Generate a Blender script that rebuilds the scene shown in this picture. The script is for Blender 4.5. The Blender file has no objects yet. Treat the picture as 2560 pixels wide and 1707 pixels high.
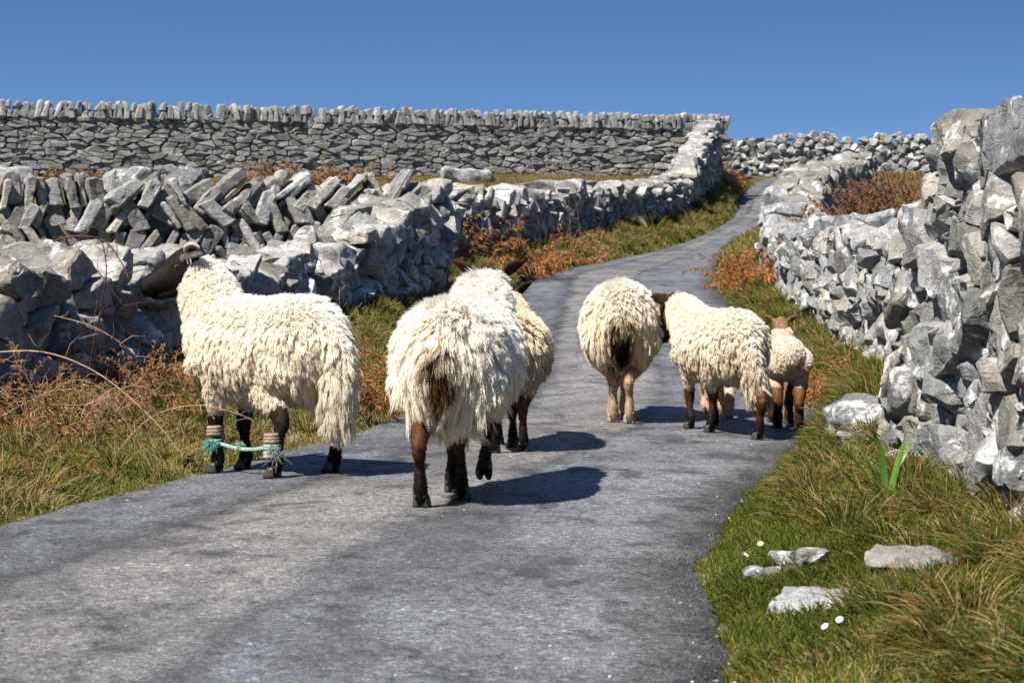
import bpy, bmesh, math, random
import numpy as np
from mathutils import Vector, Matrix, noise
from mathutils.kdtree import KDTree

R_ = math.radians
scene = bpy.context.scene
COL = scene.collection

# ------------------------------------------------------------------ camera
cam_d = bpy.data.cameras.new('camera')
cam = bpy.data.objects.new('camera', cam_d)
COL.objects.link(cam)
cam.location = (0.0, 0.0, 0.87)
cam.rotation_euler = (R_(90), 0, 0)
cam_d.sensor_width = 36.0
cam_d.lens = 73.1
cam_d.shift_y = -0.0678
cam_d.clip_start = 0.1
cam_d.clip_end = 9000
cam_d.dof.use_dof = True
cam_d.dof.focus_distance = 9.2
cam_d.dof.aperture_fstop = 10.0
scene.camera = cam

# ------------------------------------------------------------------ sky and sun
TO_SUN_AZ = math.atan2(-0.66, -0.75)          # from the left, a little behind the camera
SUN_EL = R_(52)
world = bpy.data.worlds.new('World')
scene.world = world
world.use_nodes = True
wn, wl = world.node_tree.nodes, world.node_tree.links
wn.clear()
w_out = wn.new('ShaderNodeOutputWorld')
w_bg = wn.new('ShaderNodeBackground')
w_sky = wn.new('ShaderNodeTexSky')
w_sky.sky_type = 'NISHITA'
w_sky.sun_disc = False
w_sky.sun_elevation = SUN_EL
w_sky.sun_rotation = TO_SUN_AZ
w_sky.altitude = 0
w_sky.air_density = 1.0
w_sky.dust_density = 0.0
w_sky.ozone_density = 4.0
# the whole dome is looked up a little above its true elevation: clean, dry sea air with no pale horizon band
w_tc = wn.new('ShaderNodeTexCoord')
w_map = wn.new('ShaderNodeMapping')
w_map.inputs['Scale'].default_value = (1, 1, 3.0)
w_map.inputs['Location'].default_value = (0, 0, 0.14)
w_hs = wn.new('ShaderNodeHueSaturation')
w_hs.inputs['Saturation'].default_value = 1.11
w_bg.inputs['Strength'].default_value = 0.071
wl.new(w_tc.outputs['Generated'], w_map.inputs['Vector'])
wl.new(w_map.outputs['Vector'], w_sky.inputs['Vector'])
wl.new(w_sky.outputs['Color'], w_hs.inputs['Color'])
wl.new(w_hs.outputs['Color'], w_bg.inputs['Color'])
wl.new(w_bg.outputs['Background'], w_out.inputs['Surface'])

sun_d = bpy.data.lights.new('sun', 'SUN')
sun_d.energy = 5.0
sun_d.angle = R_(0.53)
sun_d.color = (1.0, 0.945, 0.86)
sun = bpy.data.objects.new('sun', sun_d)
COL.objects.link(sun)
to_sun = Vector((math.sin(TO_SUN_AZ) * math.cos(SUN_EL), math.cos(TO_SUN_AZ) * math.cos(SUN_EL), math.sin(SUN_EL)))
sun.rotation_euler = (-to_sun).to_track_quat('-Z', 'Y').to_euler()
sun.location = to_sun * 50

scene.view_settings.view_transform = 'Standard'
scene.view_settings.look = 'None'
scene.view_settings.exposure = 1.08
scene.view_settings.gamma = 1.0
scene.view_settings.use_curve_mapping = False
scene.render.engine = 'CYCLES'
scene.cycles.max_bounces = 10
scene.cycles.diffuse_bounces = 5
scene.cycles.use_denoising = True
scene.cycles_curves.shape = 'RIBBONS'
scene.cycles_curves.subdivisions = 2


# ------------------------------------------------------------------ tagging helpers
def tag(o, label=None, cat=None, group=None, kind=None):
    if label: o['label'] = label
    if cat: o['category'] = cat
    if group: o['group'] = group
    if kind: o['kind'] = kind
    return o


def empty(name, loc, rz=0.0):
    o = bpy.data.objects.new(name, None)
    o.empty_display_size = 0.1
    COL.objects.link(o)
    o.location = loc
    o.rotation_euler = (0, 0, rz)
    return o


def link_mesh(name, me, mat, parent=None, loc=None):
    o = bpy.data.objects.new(name, me)
    COL.objects.link(o)
    if mat is not None and not me.materials:
        me.materials.append(mat)
    if parent is not None:
        o.parent = parent
    if loc is not None:
        o.location = loc
    return o


def mesh_from(verts, faces, name='mesh', smooth=True):
    me = bpy.data.meshes.new(name)
    me.from_pydata([tuple(v) for v in verts], [], faces)
    me.update()
    if smooth:
        me.polygons.foreach_set('use_smooth', [True] * len(me.polygons))
    return me


# ------------------------------------------------------------------ node helpers
class NT:
    def __init__(self, name):
        self.m = bpy.data.materials.new(name)
        self.m.use_nodes = True
        self.t = self.m.node_tree
        self.t.nodes.clear()
        self.out = self.t.nodes.new('ShaderNodeOutputMaterial')

    def n(self, kind, **kw):
        nd = self.t.nodes.new('ShaderNode' + kind)
        for k, v in kw.items():
            if k in nd.inputs.keys():
                self.put(nd.inputs[k], v)
            else:
                setattr(nd, k, v)
        return nd

    def put(self, sock, v):
        if hasattr(v, 'is_output') or isinstance(v, bpy.types.NodeSocket):
            self.t.links.new(v, sock)
        else:
            sock.default_value = v

    def noise(self, vec, scale, detail=4.0, rough=0.6, dist=0.0):
        nd = self.n('TexNoise', Scale=scale, Detail=detail, Roughness=rough, Distortion=dist)
        self.put(nd.inputs['Vector'], vec)
        return nd.outputs['Fac']

    def voro(self, vec, scale, feature='F1'):
        nd = self.n('TexVoronoi', feature=feature, Scale=scale)
        self.put(nd.inputs['Vector'], vec)
        return nd.outputs['Distance']

    def ramp(self, fac, stops, interp='LINEAR'):
        nd = self.n('ValToRGB')
        cr = nd.color_ramp
        cr.interpolation = interp
        while len(cr.elements) < len(stops):
            cr.elements.new(0.5)
        for e, (p, c) in zip(cr.elements, stops):
            e.position = p
            e.color = (c[0], c[1], c[2], 1) if hasattr(c, '__len__') else (c, c, c, 1)
        self.put(nd.inputs['Fac'], fac)
        return nd.outputs['Color']

    def mix(self, fac, a, b, mode='MIX'):
        nd = self.n('Mix', data_type='RGBA', blend_type=mode)
        self.put(nd.inputs[0], fac)
        for s, v in ((nd.inputs[6], a), (nd.inputs[7], b)):
            if isinstance(v, (tuple, list)) and len(v) == 3:
                v = (*v, 1)
            self.put(s, v)
        return nd.outputs[2]

    def math(self, op, a, b=0.0, c=None, clamp=False):
        nd = self.n('Math', operation=op, use_clamp=clamp)
        self.put(nd.inputs[0], a)
        self.put(nd.inputs[1], b)
        if c is not None:
            self.put(nd.inputs[2], c)
        return nd.outputs[0]

    def map(self, vec, scale=(1, 1, 1), loc=(0, 0, 0), rot=(0, 0, 0)):
        nd = self.n('Mapping')
        nd.inputs['Scale'].default_value = scale
        nd.inputs['Location'].default_value = loc
        nd.inputs['Rotation'].default_value = rot
        self.put(nd.inputs['Vector'], vec)
        return nd.outputs['Vector']

    def bump(self, h, strength, dist, normal=None):
        nd = self.n('Bump', Strength=strength, Distance=dist)
        self.put(nd.inputs['Height'], h)
        if normal is not None:
            self.put(nd.inputs['Normal'], normal)
        return nd.outputs['Normal']

    def principled(self, color, rough=0.8, normal=None, spec=0.3):
        nd = self.n('BsdfPrincipled')
        if isinstance(color, (tuple, list)) and len(color) == 3:
            color = (*color, 1)
        self.put(nd.inputs['Base Color'], color)
        self.put(nd.inputs['Roughness'], rough)
        nd.inputs['Specular IOR Level'].default_value = spec
        if normal is not None:
            self.put(nd.inputs['Normal'], normal)
        self.put(self.out.inputs['Surface'], nd.outputs['BSDF'])
        return nd


def limestone(name, lo, hi, lichen=0.5, warm=(1.0, 0.985, 0.95), orange=True, bump=1.0, scale=1.0, whiteness=(0.66, 0.66, 0.64)):
    t = NT(name)
    tc = t.n('TexCoord').outputs['Object']
    oi = t.n('ObjectInfo')
    rnd = oi.outputs['Random']
    off = t.n('CombineXYZ')
    t.put(off.inputs[0], t.math('MULTIPLY', rnd, 37.0))
    t.put(off.inputs[1], t.math('MULTIPLY', rnd, 91.0))
    t.put(off.inputs[2], t.math('MULTIPLY', rnd, 53.0))
    add = t.n('VectorMath', operation='ADD')
    t.put(add.inputs[0], tc)
    t.put(add.inputs[1], off.outputs[0])
    v = add.outputs[0]
    big = t.noise(v, 3.2 * scale, 6, 0.62)
    fine = t.noise(v, 26 * scale, 6, 0.7)
    grain = t.noise(v, 120 * scale, 3, 0.7)
    c = t.ramp(big, [(0.30, tuple(lo * w for w in warm)), (0.70, tuple(hi * w for w in warm))])
    c = t.mix(0.55, c, t.ramp(fine, [(0.30, 0.34), (0.50, 0.92), (0.72, 1.45)]), 'MULTIPLY')
    c = t.mix(0.5, c, t.ramp(grain, [(0.30, 0.6), (0.55, 1.0), (0.75, 1.35)]), 'MULTIPLY')
    bri = t.math('MULTIPLY_ADD', rnd, 0.75, 0.64)
    bc = t.n('CombineColor')
    for i in range(3):
        t.put(bc.inputs[i], bri)
    c = t.mix(1.0, c, bc.outputs[0], 'MULTIPLY')
    hue = t.ramp(t.math('FRACT', t.math('MULTIPLY', rnd, 7.31)), [(0.0, (0.93, 0.97, 1.03)), (0.5, (1, 1, 1)), (1.0, (1.07, 1.0, 0.88))])
    c = t.mix(0.9, c, hue, 'MULTIPLY')
    # white crust lichen
    ln = t.noise(v, 5.5 * scale, 7, 0.66, 0.4)
    lm = t.ramp(ln, [(0.60 - 0.08 * lichen, 0.0), (0.66 - 0.06 * lichen, 1.0)])
    lm2 = t.math('MULTIPLY', t.ramp(fine, [(0.40, 0.2), (0.55, 1.0)]), lm)
    c = t.mix(t.math('MULTIPLY', lm2, 0.85 * min(1, 0.5 + lichen)), c, whiteness)
    # dark weather stain
    dn = t.noise(t.map(v, (1, 1, 0.6), (7, 3, 1)), 7 * scale, 6, 0.7)
    c = t.mix(t.math('MULTIPLY', t.ramp(dn, [(0.56, 0.0), (0.68, 1.0)]), 0.7), c, tuple(lo * 0.30 * w for w in warm))
    if orange:
        on = t.noise(t.map(v, (1, 1, 1), (2, 9, 4)), 4.2 * scale, 4, 0.6)
        c = t.mix(t.math('MULTIPLY', t.ramp(on, [(0.755, 0.0), (0.775, 1.0)]), 0.8), c, (0.52, 0.26, 0.03))
    # relief: bedding planes, pits, grain
    strata = t.noise(t.map(v, (3.0, 3.0, 11), (0, 0, 0), (0.25, 0.18, 0)), 1.4 * scale, 5, 0.68, 1.2)
    crack = t.voro(t.map(v, (1.0, 1.0, 2.0)), 5.5 * scale, 'DISTANCE_TO_EDGE')
    crk = t.ramp(crack, [(0.0, 0.0), (0.035, 1.0)])
    crk = t.math('MAXIMUM', crk, t.ramp(big, [(0.45, 0.0), (0.55, 1.0)]))
    h = t.math('ADD', t.math('MULTIPLY', strata, 0.7), t.math('MULTIPLY', crk, 0.10))
    h = t.math('ADD', h, t.math('MULTIPLY', fine, 0.55))
    nrm = t.bump(h, 0.95 * bump, 0.030 / scale)
    nrm = t.bump(grain, 0.5 * bump, 0.006 / scale, nrm)
    t.principled(c, 0.92, nrm, 0.15)
    return t.m


MAT_NEAR = limestone('limestone_near', 0.140, 0.295, 0.7, (1.0, 0.98, 0.93))
MAT_LEFT = limestone('limestone_pale', 0.170, 0.350, 0.6, (1.03, 0.99, 0.92))
MAT_RIGHT = limestone('limestone_right', 0.155, 0.315, 0.55, (1.0, 0.985, 0.95), scale=0.9)
MAT_WARM = limestone('limestone_warm', 0.170, 0.350, 0.35, (1.0, 0.97, 0.90))
MAT_FAR = limestone('limestone_far', 0.170, 0.360, 0.2, (1.0, 0.98, 0.92), scale=0.8)
MAT_FARR = limestone('limestone_far_pale', 0.210, 0.400, 0.6, (1.0, 0.98, 0.93), scale=0.8)
MAT_SLAB = limestone('limestone_slab', 0.160, 0.300, 0.8, (1.0, 0.99, 0.97))


# ------------------------------------------------------------------ the lie of the land
def sm(a, s=1):
    return a


_Y = np.array([-4, 4.4, 6.4, 7.4, 8.57, 10.6, 11.7, 15.1, 22, 27, 31, 36, 44.5, 50, 54, 60, 65, 69, 74, 78, 84, 92], float)
_L = np.array([-4.4, -2.55, -2.08, -1.84, -1.57, -1.1, -0.80, -0.52, -0.25, -0.02, 0.16, 1.1, 2.83, 3.94, 4.79, 6.30, 7.05, 7.43, 8.42, 9.3, 11.2, 14])
_R = np.array([0.25, 0.48, 0.58, 0.75, 0.976, 1.45, 1.76, 2.26, 2.47, 2.66, 3.04, 3.57, 4.49, 5.17, 5.85, 7.5, 8.7, 9.4, 10.5, 11.6, 13.5, 16.5])
_Z = np.array([0, 0, 0, 0, 0, 0, 0, 0.02, 0.38, 0.67, 0.87, 0.98, 1.29, 1.54, 1.77, 2.37, 2.84, 3.26, 3.89, 4.34, 4.8, 4.95])
_WY = np.array([-4, 4, 10, 22, 25, 36, 48, 58, 69, 92], float)
_WLX = np.array([-5.1, -3.6, -2.46, -0.62, -0.72, 0.45, 2.15, 5.0, 6.95, 9.6])
_WLZ = np.array([0.12, 0.16, 0.24, 0.74, 0.98, 1.28, 1.85, 2.45, 4.1, 5.0])
_RY = np.array([-4, 4, 5.5, 6.5, 7.6, 8.5, 12, 16.8, 20, 25, 28, 32, 38, 46, 60, 78, 92], float)
_WRX = np.array([1.7, 1.50, 1.44, 1.46, 1.48, 1.52, 2.25, 2.62, 2.88, 3.25, 3.47, 3.80, 4.90, 6.4, 9.6, 13.0, 18.0])
_WRZ = np.array([0.12, 0.14, 0.15, 0.15, 0.15, 0.15, 0.24, 0.27, 0.36, 0.58, 0.76, 1.0, 1.35, 1.8, 2.8, 4.75, 5.0])
_FY = np.array([-4, 4, 10, 20, 30, 45, 55, 69, 92, 140, 400, 4000], float)
_FLZ = np.array([0.2, 0.3, 0.42, 0.82, 1.30, 2.35, 3.15, 4.1, 4.6, 3.5, -8, -60])
_FRZ = np.array([0.2, 0.3, 0.35, 0.55, 1.1, 2.2, 3.0, 3.9, 4.9, 3.8, -8, -60])

_dense = np.arange(-4, 92.01, 0.25)


def _smooth(tab_y, tab_v, sig):
    v = np.interp(_dense, tab_y, tab_v)
    k = np.arange(-24, 25)
    # the kernel widens with distance: near metres stay as surveyed
    out = v.copy()
    w = np.exp(-(k * 0.25) ** 2 / (2 * sig * sig))
    w /= w.sum()
    vp = np.pad(v, 24, mode='edge')
    # linear pad so that ends do not bend
    vp[:24] = v[0] + (v[1] - v[0]) * np.arange(-24, 0)
    vp[-24:] = v[-1] + (v[-1] - v[-2]) * np.arange(1, 25)
    sv = np.convolve(vp, w, mode='valid')
    f = np.clip((_dense - 6) / 12, 0, 1)
    return v * (1 - f) + sv * f


TL, TR, TZ = _smooth(_Y, _L, 1.4), _smooth(_Y, _R, 1.4), _smooth(_Y, _Z, 1.6)


def tab(y):
    y = np.asarray(y, float)
    yy = np.clip(y, -4, 92)
    return (np.interp(yy, _dense, TL), np.interp(yy, _dense, TR), np.interp(yy, _dense, TZ),
            np.interp(yy, _WY, _WLX), np.interp(yy, _WY, _WLZ), np.interp(yy, _RY, _WRX), np.interp(yy, _RY, _WRZ),
            np.interp(y, _FY, _FLZ), np.interp(y, _FY, _FRZ))


def hum(x, y):
    return (np.sin(x * 3.1 + 1.3 * np.sin(y * 1.7)) * np.sin(y * 2.3 + 0.7 * np.sin(x * 2.1)) * 0.5
            + np.sin(x * 7.3 + y * 2.9) * np.sin(y * 6.1 - x * 3.3) * 0.3 + np.sin(x * 0.6 + 2) * np.sin(y * 0.5) * 0.6)


def gz(x, y):
    x = np.asarray(x, float); y = np.asarray(y, float)
    L, R, Z, WLX, WLZ, WRX, WRZ, FL, FR = tab(y)
    c, hw = (L + R) / 2, (R - L) / 2
    q = np.clip((x - c) / hw, -1, 1)
    road = Z - 0.03 * q * q - 0.012
    ul = np.clip((L - x) / np.maximum(L - WLX, 0.05), 0, 1)
    ur = np.clip((x - R) / np.maximum(WRX - R, 0.05), 0, 1)
    vl = np.clip((WLX - x) / 2.0, 0, 1)
    vr = np.clip((x - WRX) / 2.0, 0, 1)
    s = lambda u: u ** 0.8
    z = road
    zl = road + (WLZ - road) * s(ul) + (FL - WLZ) * vl * vl * (3 - 2 * vl)
    zr = road + (WRZ - road) * s(ur) + (FR - WRZ) * vr * vr * (3 - 2 * vr)
    z = np.where(x < L, zl, np.where(x > R, zr, road))
    side = np.clip(np.maximum(L - x, x - R) / 0.35, 0, 1)
    amp = 0.035 + 0.05 * np.clip((y - 18) / 30, 0, 1)
    return z + hum(x, y) * amp * side


def gz1(x, y):
    return float(gz(x, y))


# ground sheet
def build_ground():
    ys = list(np.arange(-4, 16, 0.2)) + list(np.arange(16, 92, 0.5)) + [96, 104, 116, 140, 200, 300, 500, 1200, 4000]
    cols = 0
    verts, faces = [], []
    for y in ys:
        L, R, Z, WLX, WLZ, WRX, WRZ, FL, FR = [float(a) for a in tab(y)]
        far = 30 + max(0, y) * 2.5
        xs = [WLX - far, WLX - far * 0.5, WLX - 25, WLX - 18, WLX - 14, WLX - 11, WLX - 8, WLX - 6, WLX - 4, WLX - 3, WLX - 2, WLX - 1.5, WLX - 1, WLX - 0.5, WLX]
        xs += [WLX + (L - WLX) * k / 8 for k in range(1, 9)]
        xs += [L + (R - L) * k / 8 for k in range(1, 9)]
        xs += [R + (WRX - R) * k / 8 for k in range(1, 9)]
        xs += [WRX + d for d in (0.5, 1, 1.5, 2, 3, 4, 6, 8, 11, 14, 18, 25)] + [WRX + far * 0.5, WRX + far]
        zs = gz(np.array(xs), np.full(len(xs), y))
        cols = len(xs)
        verts += [(a, y, float(b)) for a, b in zip(xs, zs)]
    n = len(ys)
    for i in range(n - 1):
        for j in range(cols - 1):
            a = i * cols + j
            faces.append((a, a + 1, a + cols + 1, a + cols))
    return mesh_from(verts, faces, 'ground')


def soil_mat():
    t = NT('turf_soil')
    p = t.n('NewGeometry').outputs['Position']
    a = t.noise(p, 1.3, 5, 0.6)
    b = t.noise(p, 14, 5, 0.7)
    c = t.ramp(a, [(0.35, (0.045, 0.052, 0.014)), (0.55, (0.10, 0.085, 0.03)), (0.7, (0.17, 0.125, 0.055))])
    c = t.mix(0.6, c, t.ramp(b, [(0.3, 0.4), (0.6, 1.2)]), 'MULTIPLY')
    t.principled(c, 0.95, t.bump(b, 0.8, 0.04), 0.1)
    return t.m


ground = tag(link_mesh('ground', build_ground(), soil_mat()), 'rough turf ground of verges and fields under the grass', 'ground', kind='structure')


def asphalt():
    t = NT('asphalt')
    p = t.n('NewGeometry').outputs['Position']
    uv = t.n('UVMap').outputs['UV']            # u across 0..1, v metres along
    patch = t.noise(p, 0.9, 4, 0.6, 0.3)
    mid = t.noise(t.map(p, (1.1, 0.8, 1), (4, 7, 0)), 5.5, 6, 0.68, 0.4)
    small = t.noise(p, 30, 5, 0.72)
    agg = t.voro(p, 110)
    aggc = t.n('TexVoronoi', Scale=85.0)
    t.put(aggc.inputs['Vector'], p)
    sep = t.n('SeparateXYZ')
    t.put(sep.inputs[0], uv)
    edge_n = t.math('MULTIPLY_ADD', t.noise(p, 2.6, 5, 0.65), 0.12, sep.outputs[0])
    # surface dressing in lanes along the road: bluish chippings by the edges, worn buff-grey middle, dark joints between
    band = t.ramp(edge_n, [(0.0, (0.132, 0.138, 0.150)), (0.28, (0.128, 0.134, 0.147)), (0.335, (0.070, 0.070, 0.072)), (0.37, (0.172, 0.165, 0.158)),
                           (0.62, (0.176, 0.170, 0.163)), (0.655, (0.092, 0.093, 0.096)), (0.69, (0.138, 0.143, 0.154)), (0.95, (0.148, 0.152, 0.162)), (1.05, (0.10, 0.10, 0.097))])
    band = t.mix(1.0, band, (0.9, 0.9, 0.9), 'MULTIPLY')
    c = t.mix(0.8, band, t.ramp(patch, [(0.36, 0.72), (0.50, 1.0), (0.66, 1.22)]), 'MULTIPLY')
    c = t.mix(0.85, c, t.ramp(mid, [(0.30, 0.42), (0.44, 0.92), (0.70, 1.28)]), 'MULTIPLY')
    c = t.mix(0.85, c, t.ramp(small, [(0.3, 0.5), (0.52, 1.0), (0.75, 1.5)]), 'MULTIPLY')
    sc = t.n('SeparateColor')
    t.put(sc.inputs[0], aggc.outputs['Color'])
    c = t.mix(0.85, c, t.ramp(sc.outputs[0], [(0.0, 0.42), (0.5, 0.95), (0.90, 1.25), (0.975, 1.6), (1.0, 2.6)]), 'MULTIPLY')
    # bitumen bleeding through in blots, more of it in the worn middle
    bl = t.noise(t.map(p, (1.1, 0.75, 1), (11, 3, 0)), 3.1, 6, 0.66, 0.6)
    c = t.mix(t.math('MULTIPLY', t.ramp(bl, [(0.53, 0.0), (0.63, 1.0)]), 0.7), c, (0.022, 0.022, 0.023))
    bl2 = t.noise(t.map(p, (1.3, 0.6, 1), (1, 13, 0)), 0.8, 5, 0.6, 0.5)
    c = t.mix(t.math('MULTIPLY', t.ramp(bl2, [(0.50, 0.0), (0.62, 1.0)]), 0.5), c, (0.036, 0.036, 0.037))
    h = t.math('ADD', t.math('MULTIPLY', agg, 1.0), t.math('MULTIPLY', small, 0.8))
    nrm = t.bump(h, 0.75, 0.006)
    nrm = t.bump(mid, 0.25, 0.03, nrm)
    t.principled(c, 0.72, nrm, 0.35)
    return t.m


def build_road():
    ys = list(np.arange(-3.5, 20, 0.06)) + list(np.arange(20, 90, 0.35))
    us = [0.0, 0.004] + [k / 14 for k in range(1, 14)] + [0.996, 1.0]
    NX = len(us) - 1
    verts, faces, uvs = [], [], []
    for y in ys:
        L, R, Z = [float(a) for a in tab(y)[:3]]
        Le = L + 0.035 * noise.noise((y * 1.5, 0.3, 0)) + 0.022 * noise.noise((y * 6.1, 4.3, 0)) + 0.014 * noise.noise((y * 17, 4.3, 0))
        Re = R + 0.045 * noise.noise((y * 1.5, 9.3, 0)) + 0.022 * noise.noise((y * 5.7, 14.3, 0)) + 0.014 * noise.noise((y * 17, 8.3, 0))
        for j, u in enumerate(us):
            x = Le + (Re - Le) * u
            q = 2 * u - 1
            z = Z - 0.03 * q * q + 0.004 * noise.noise((x * 1.2, y * 0.8, 2))
            if j in (0, NX):
                z -= 0.05
            verts.append((x, y, z)); uvs.append((u, y))
    for i in range(len(ys) - 1):
        for j in range(NX):
            a = i * (NX + 1) + j
            faces.append((a, a + 1, a + NX + 2, a + NX + 1))
    me = mesh_from(verts, faces, 'road')
    lay = me.uv_layers.new(name='UVMap')
    li = np.zeros(len(me.loops), int)
    me.loops.foreach_get('vertex_index', li)
    lay.data.foreach_set('uv', np.array(uvs, float)[li].ravel())
    return me


road = tag(link_mesh('road', build_road(), asphalt()), 'narrow worn grey asphalt lane climbing between stone walls', 'road', kind='structure')


# ------------------------------------------------------------------ stones
def box_faces(lo, hi):
    x0, y0, z0 = lo; x1, y1, z1 = hi
    v = [(x0, y0, z0), (x1, y0, z0), (x1, y1, z0), (x0, y1, z0), (x0, y0, z1), (x1, y0, z1), (x1, y1, z1), (x0, y1, z1)]
    return [[v[i] for i in f] for f in ((3, 2, 1, 0), (4, 5, 6, 7), (0, 1, 5, 4), (1, 2, 6, 5), (2, 3, 7, 6), (3, 0, 4, 7))]


def clip(faces, n, d):
    nx, ny, nz = n
    out, cap, cut = [], [], False
    for f in faces:
        ds = [nx * v[0] + ny * v[1] + nz * v[2] - d for v in f]
        if max(ds) <= 1e-9:
            out.append(f)
            continue
        cut = True
        if min(ds) >= -1e-9:
            continue
        g = []
        m = len(f)
        for i in range(m):
            a, b = f[i], f[(i + 1) % m]
            da, db = ds[i], ds[(i + 1) % m]
            if da <= 0:
                g.append(a)
            if (da < 0 < db) or (db < 0 < da):
                k = da / (da - db)
                p = (a[0] + (b[0] - a[0]) * k, a[1] + (b[1] - a[1]) * k, a[2] + (b[2] - a[2]) * k)
                g.append(p); cap.append(p)
        if len(g) >= 3:
            out.append(g)
    if not cut:
        return faces
    pts = []
    for p in cap:
        if all((p[0] - q[0]) ** 2 + (p[1] - q[1]) ** 2 + (p[2] - q[2]) ** 2 > 1e-10 for q in pts):
            pts.append(p)
    if len(pts) >= 3:
        N = Vector(n)
        u = N.orthogonal().normalized()
        w = N.cross(u).normalized()
        cx = sum(p[0] for p in pts) / len(pts); cy = sum(p[1] for p in pts) / len(pts); cz = sum(p[2] for p in pts) / len(pts)
        pts.sort(key=lambda p: math.atan2((p[0] - cx) * w[0] + (p[1] - cy) * w[1] + (p[2] - cz) * w[2],
                                          (p[0] - cx) * u[0] + (p[1] - cy) * u[1] + (p[2] - cz) * u[2]))
        out.append(pts)
    return out


def maxrad2(faces, c):
    return max((v[0] - c[0]) ** 2 + (v[1] - c[1]) ** 2 + (v[2] - c[2]) ** 2 for f in faces for v in f)


def finish_stone(bm, detail, size, seed, rough=1.0):
    """round the edges and weather the faces of a convex block"""
    bmesh.ops.remove_doubles(bm, verts=bm.verts, dist=size * 0.03)
    if detail >= 1:
        bmesh.ops.bevel(bm, geom=list(bm.edges), offset=size * 0.04, offset_type='OFFSET', segments=1, affect='EDGES', clamp_overlap=True)
    bmesh.ops.triangulate(bm, faces=list(bm.faces))
    lim = {0: 9, 1: 0.75, 2: 0.36, 3: 0.19}[detail] * size
    for _ in range({0: 0, 1: 1, 2: 2, 3: 3}[detail]):
        es = [e for e in bm.edges if e.calc_length() > lim]
        if es:
            bmesh.ops.subdivide_edges(bm, edges=es, cuts=1)
            bmesh.ops.triangulate(bm, faces=[f for f in bm.faces if len(f.verts) > 3])
    bm.normal_update()
    o = Vector((seed * 1.37 % 91, seed * 2.11 % 73, seed * 0.77 % 57))
    f1 = 1.7 / size
    am = size * 0.075 * rough
    for v in bm.verts:
        p = v.co * f1
        k = noise.noise(p + o) * 1.2
        if detail >= 2:
            k += noise.noise(p * 2.3 + o) * 0.55
            k += noise.noise(Vector((p.x * 1.4, p.y * 1.4, p.z * 5.5)) + o) * 0.5
        if detail >= 3:
            k += noise.noise(p * 5.1 + o) * 0.30
            q = abs(noise.noise(Vector((p.x * 1.1, p.y * 1.1, p.z * 3.0)) - o))
            k -= max(0, 0.09 - q) * 6.5
        v.co += v.normal * k * am


class Path:
    def __init__(self, pts):
        self.p = [Vector((a, b, 0)) for a, b in pts]
        self.s = [0.0]
        for a, b in zip(self.p, self.p[1:]):
            self.s.append(self.s[-1] + (b - a).length)
        self.len = self.s[-1]

    def at(self, s):
        i = 0
        while i < len(self.p) - 2 and s > self.s[i + 1]:
            i += 1
        a, b = self.p[i], self.p[i + 1]
        d = (b - a).normalized()
        q = a + d * (s - self.s[i])
        # blended direction so that stones at bends fan out
        return q.x, q.y, d.x, d.y


def world_of(path, base, v):
    """wall coordinates (along, into the wall from its face, up) -> world"""
    x, y, dx, dy = path.at(v[0])
    # the inside lies to the left of the direction of travel
    return Vector((x - dy * v[1], y + dx * v[1], base(v[0]) + v[2]))


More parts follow.
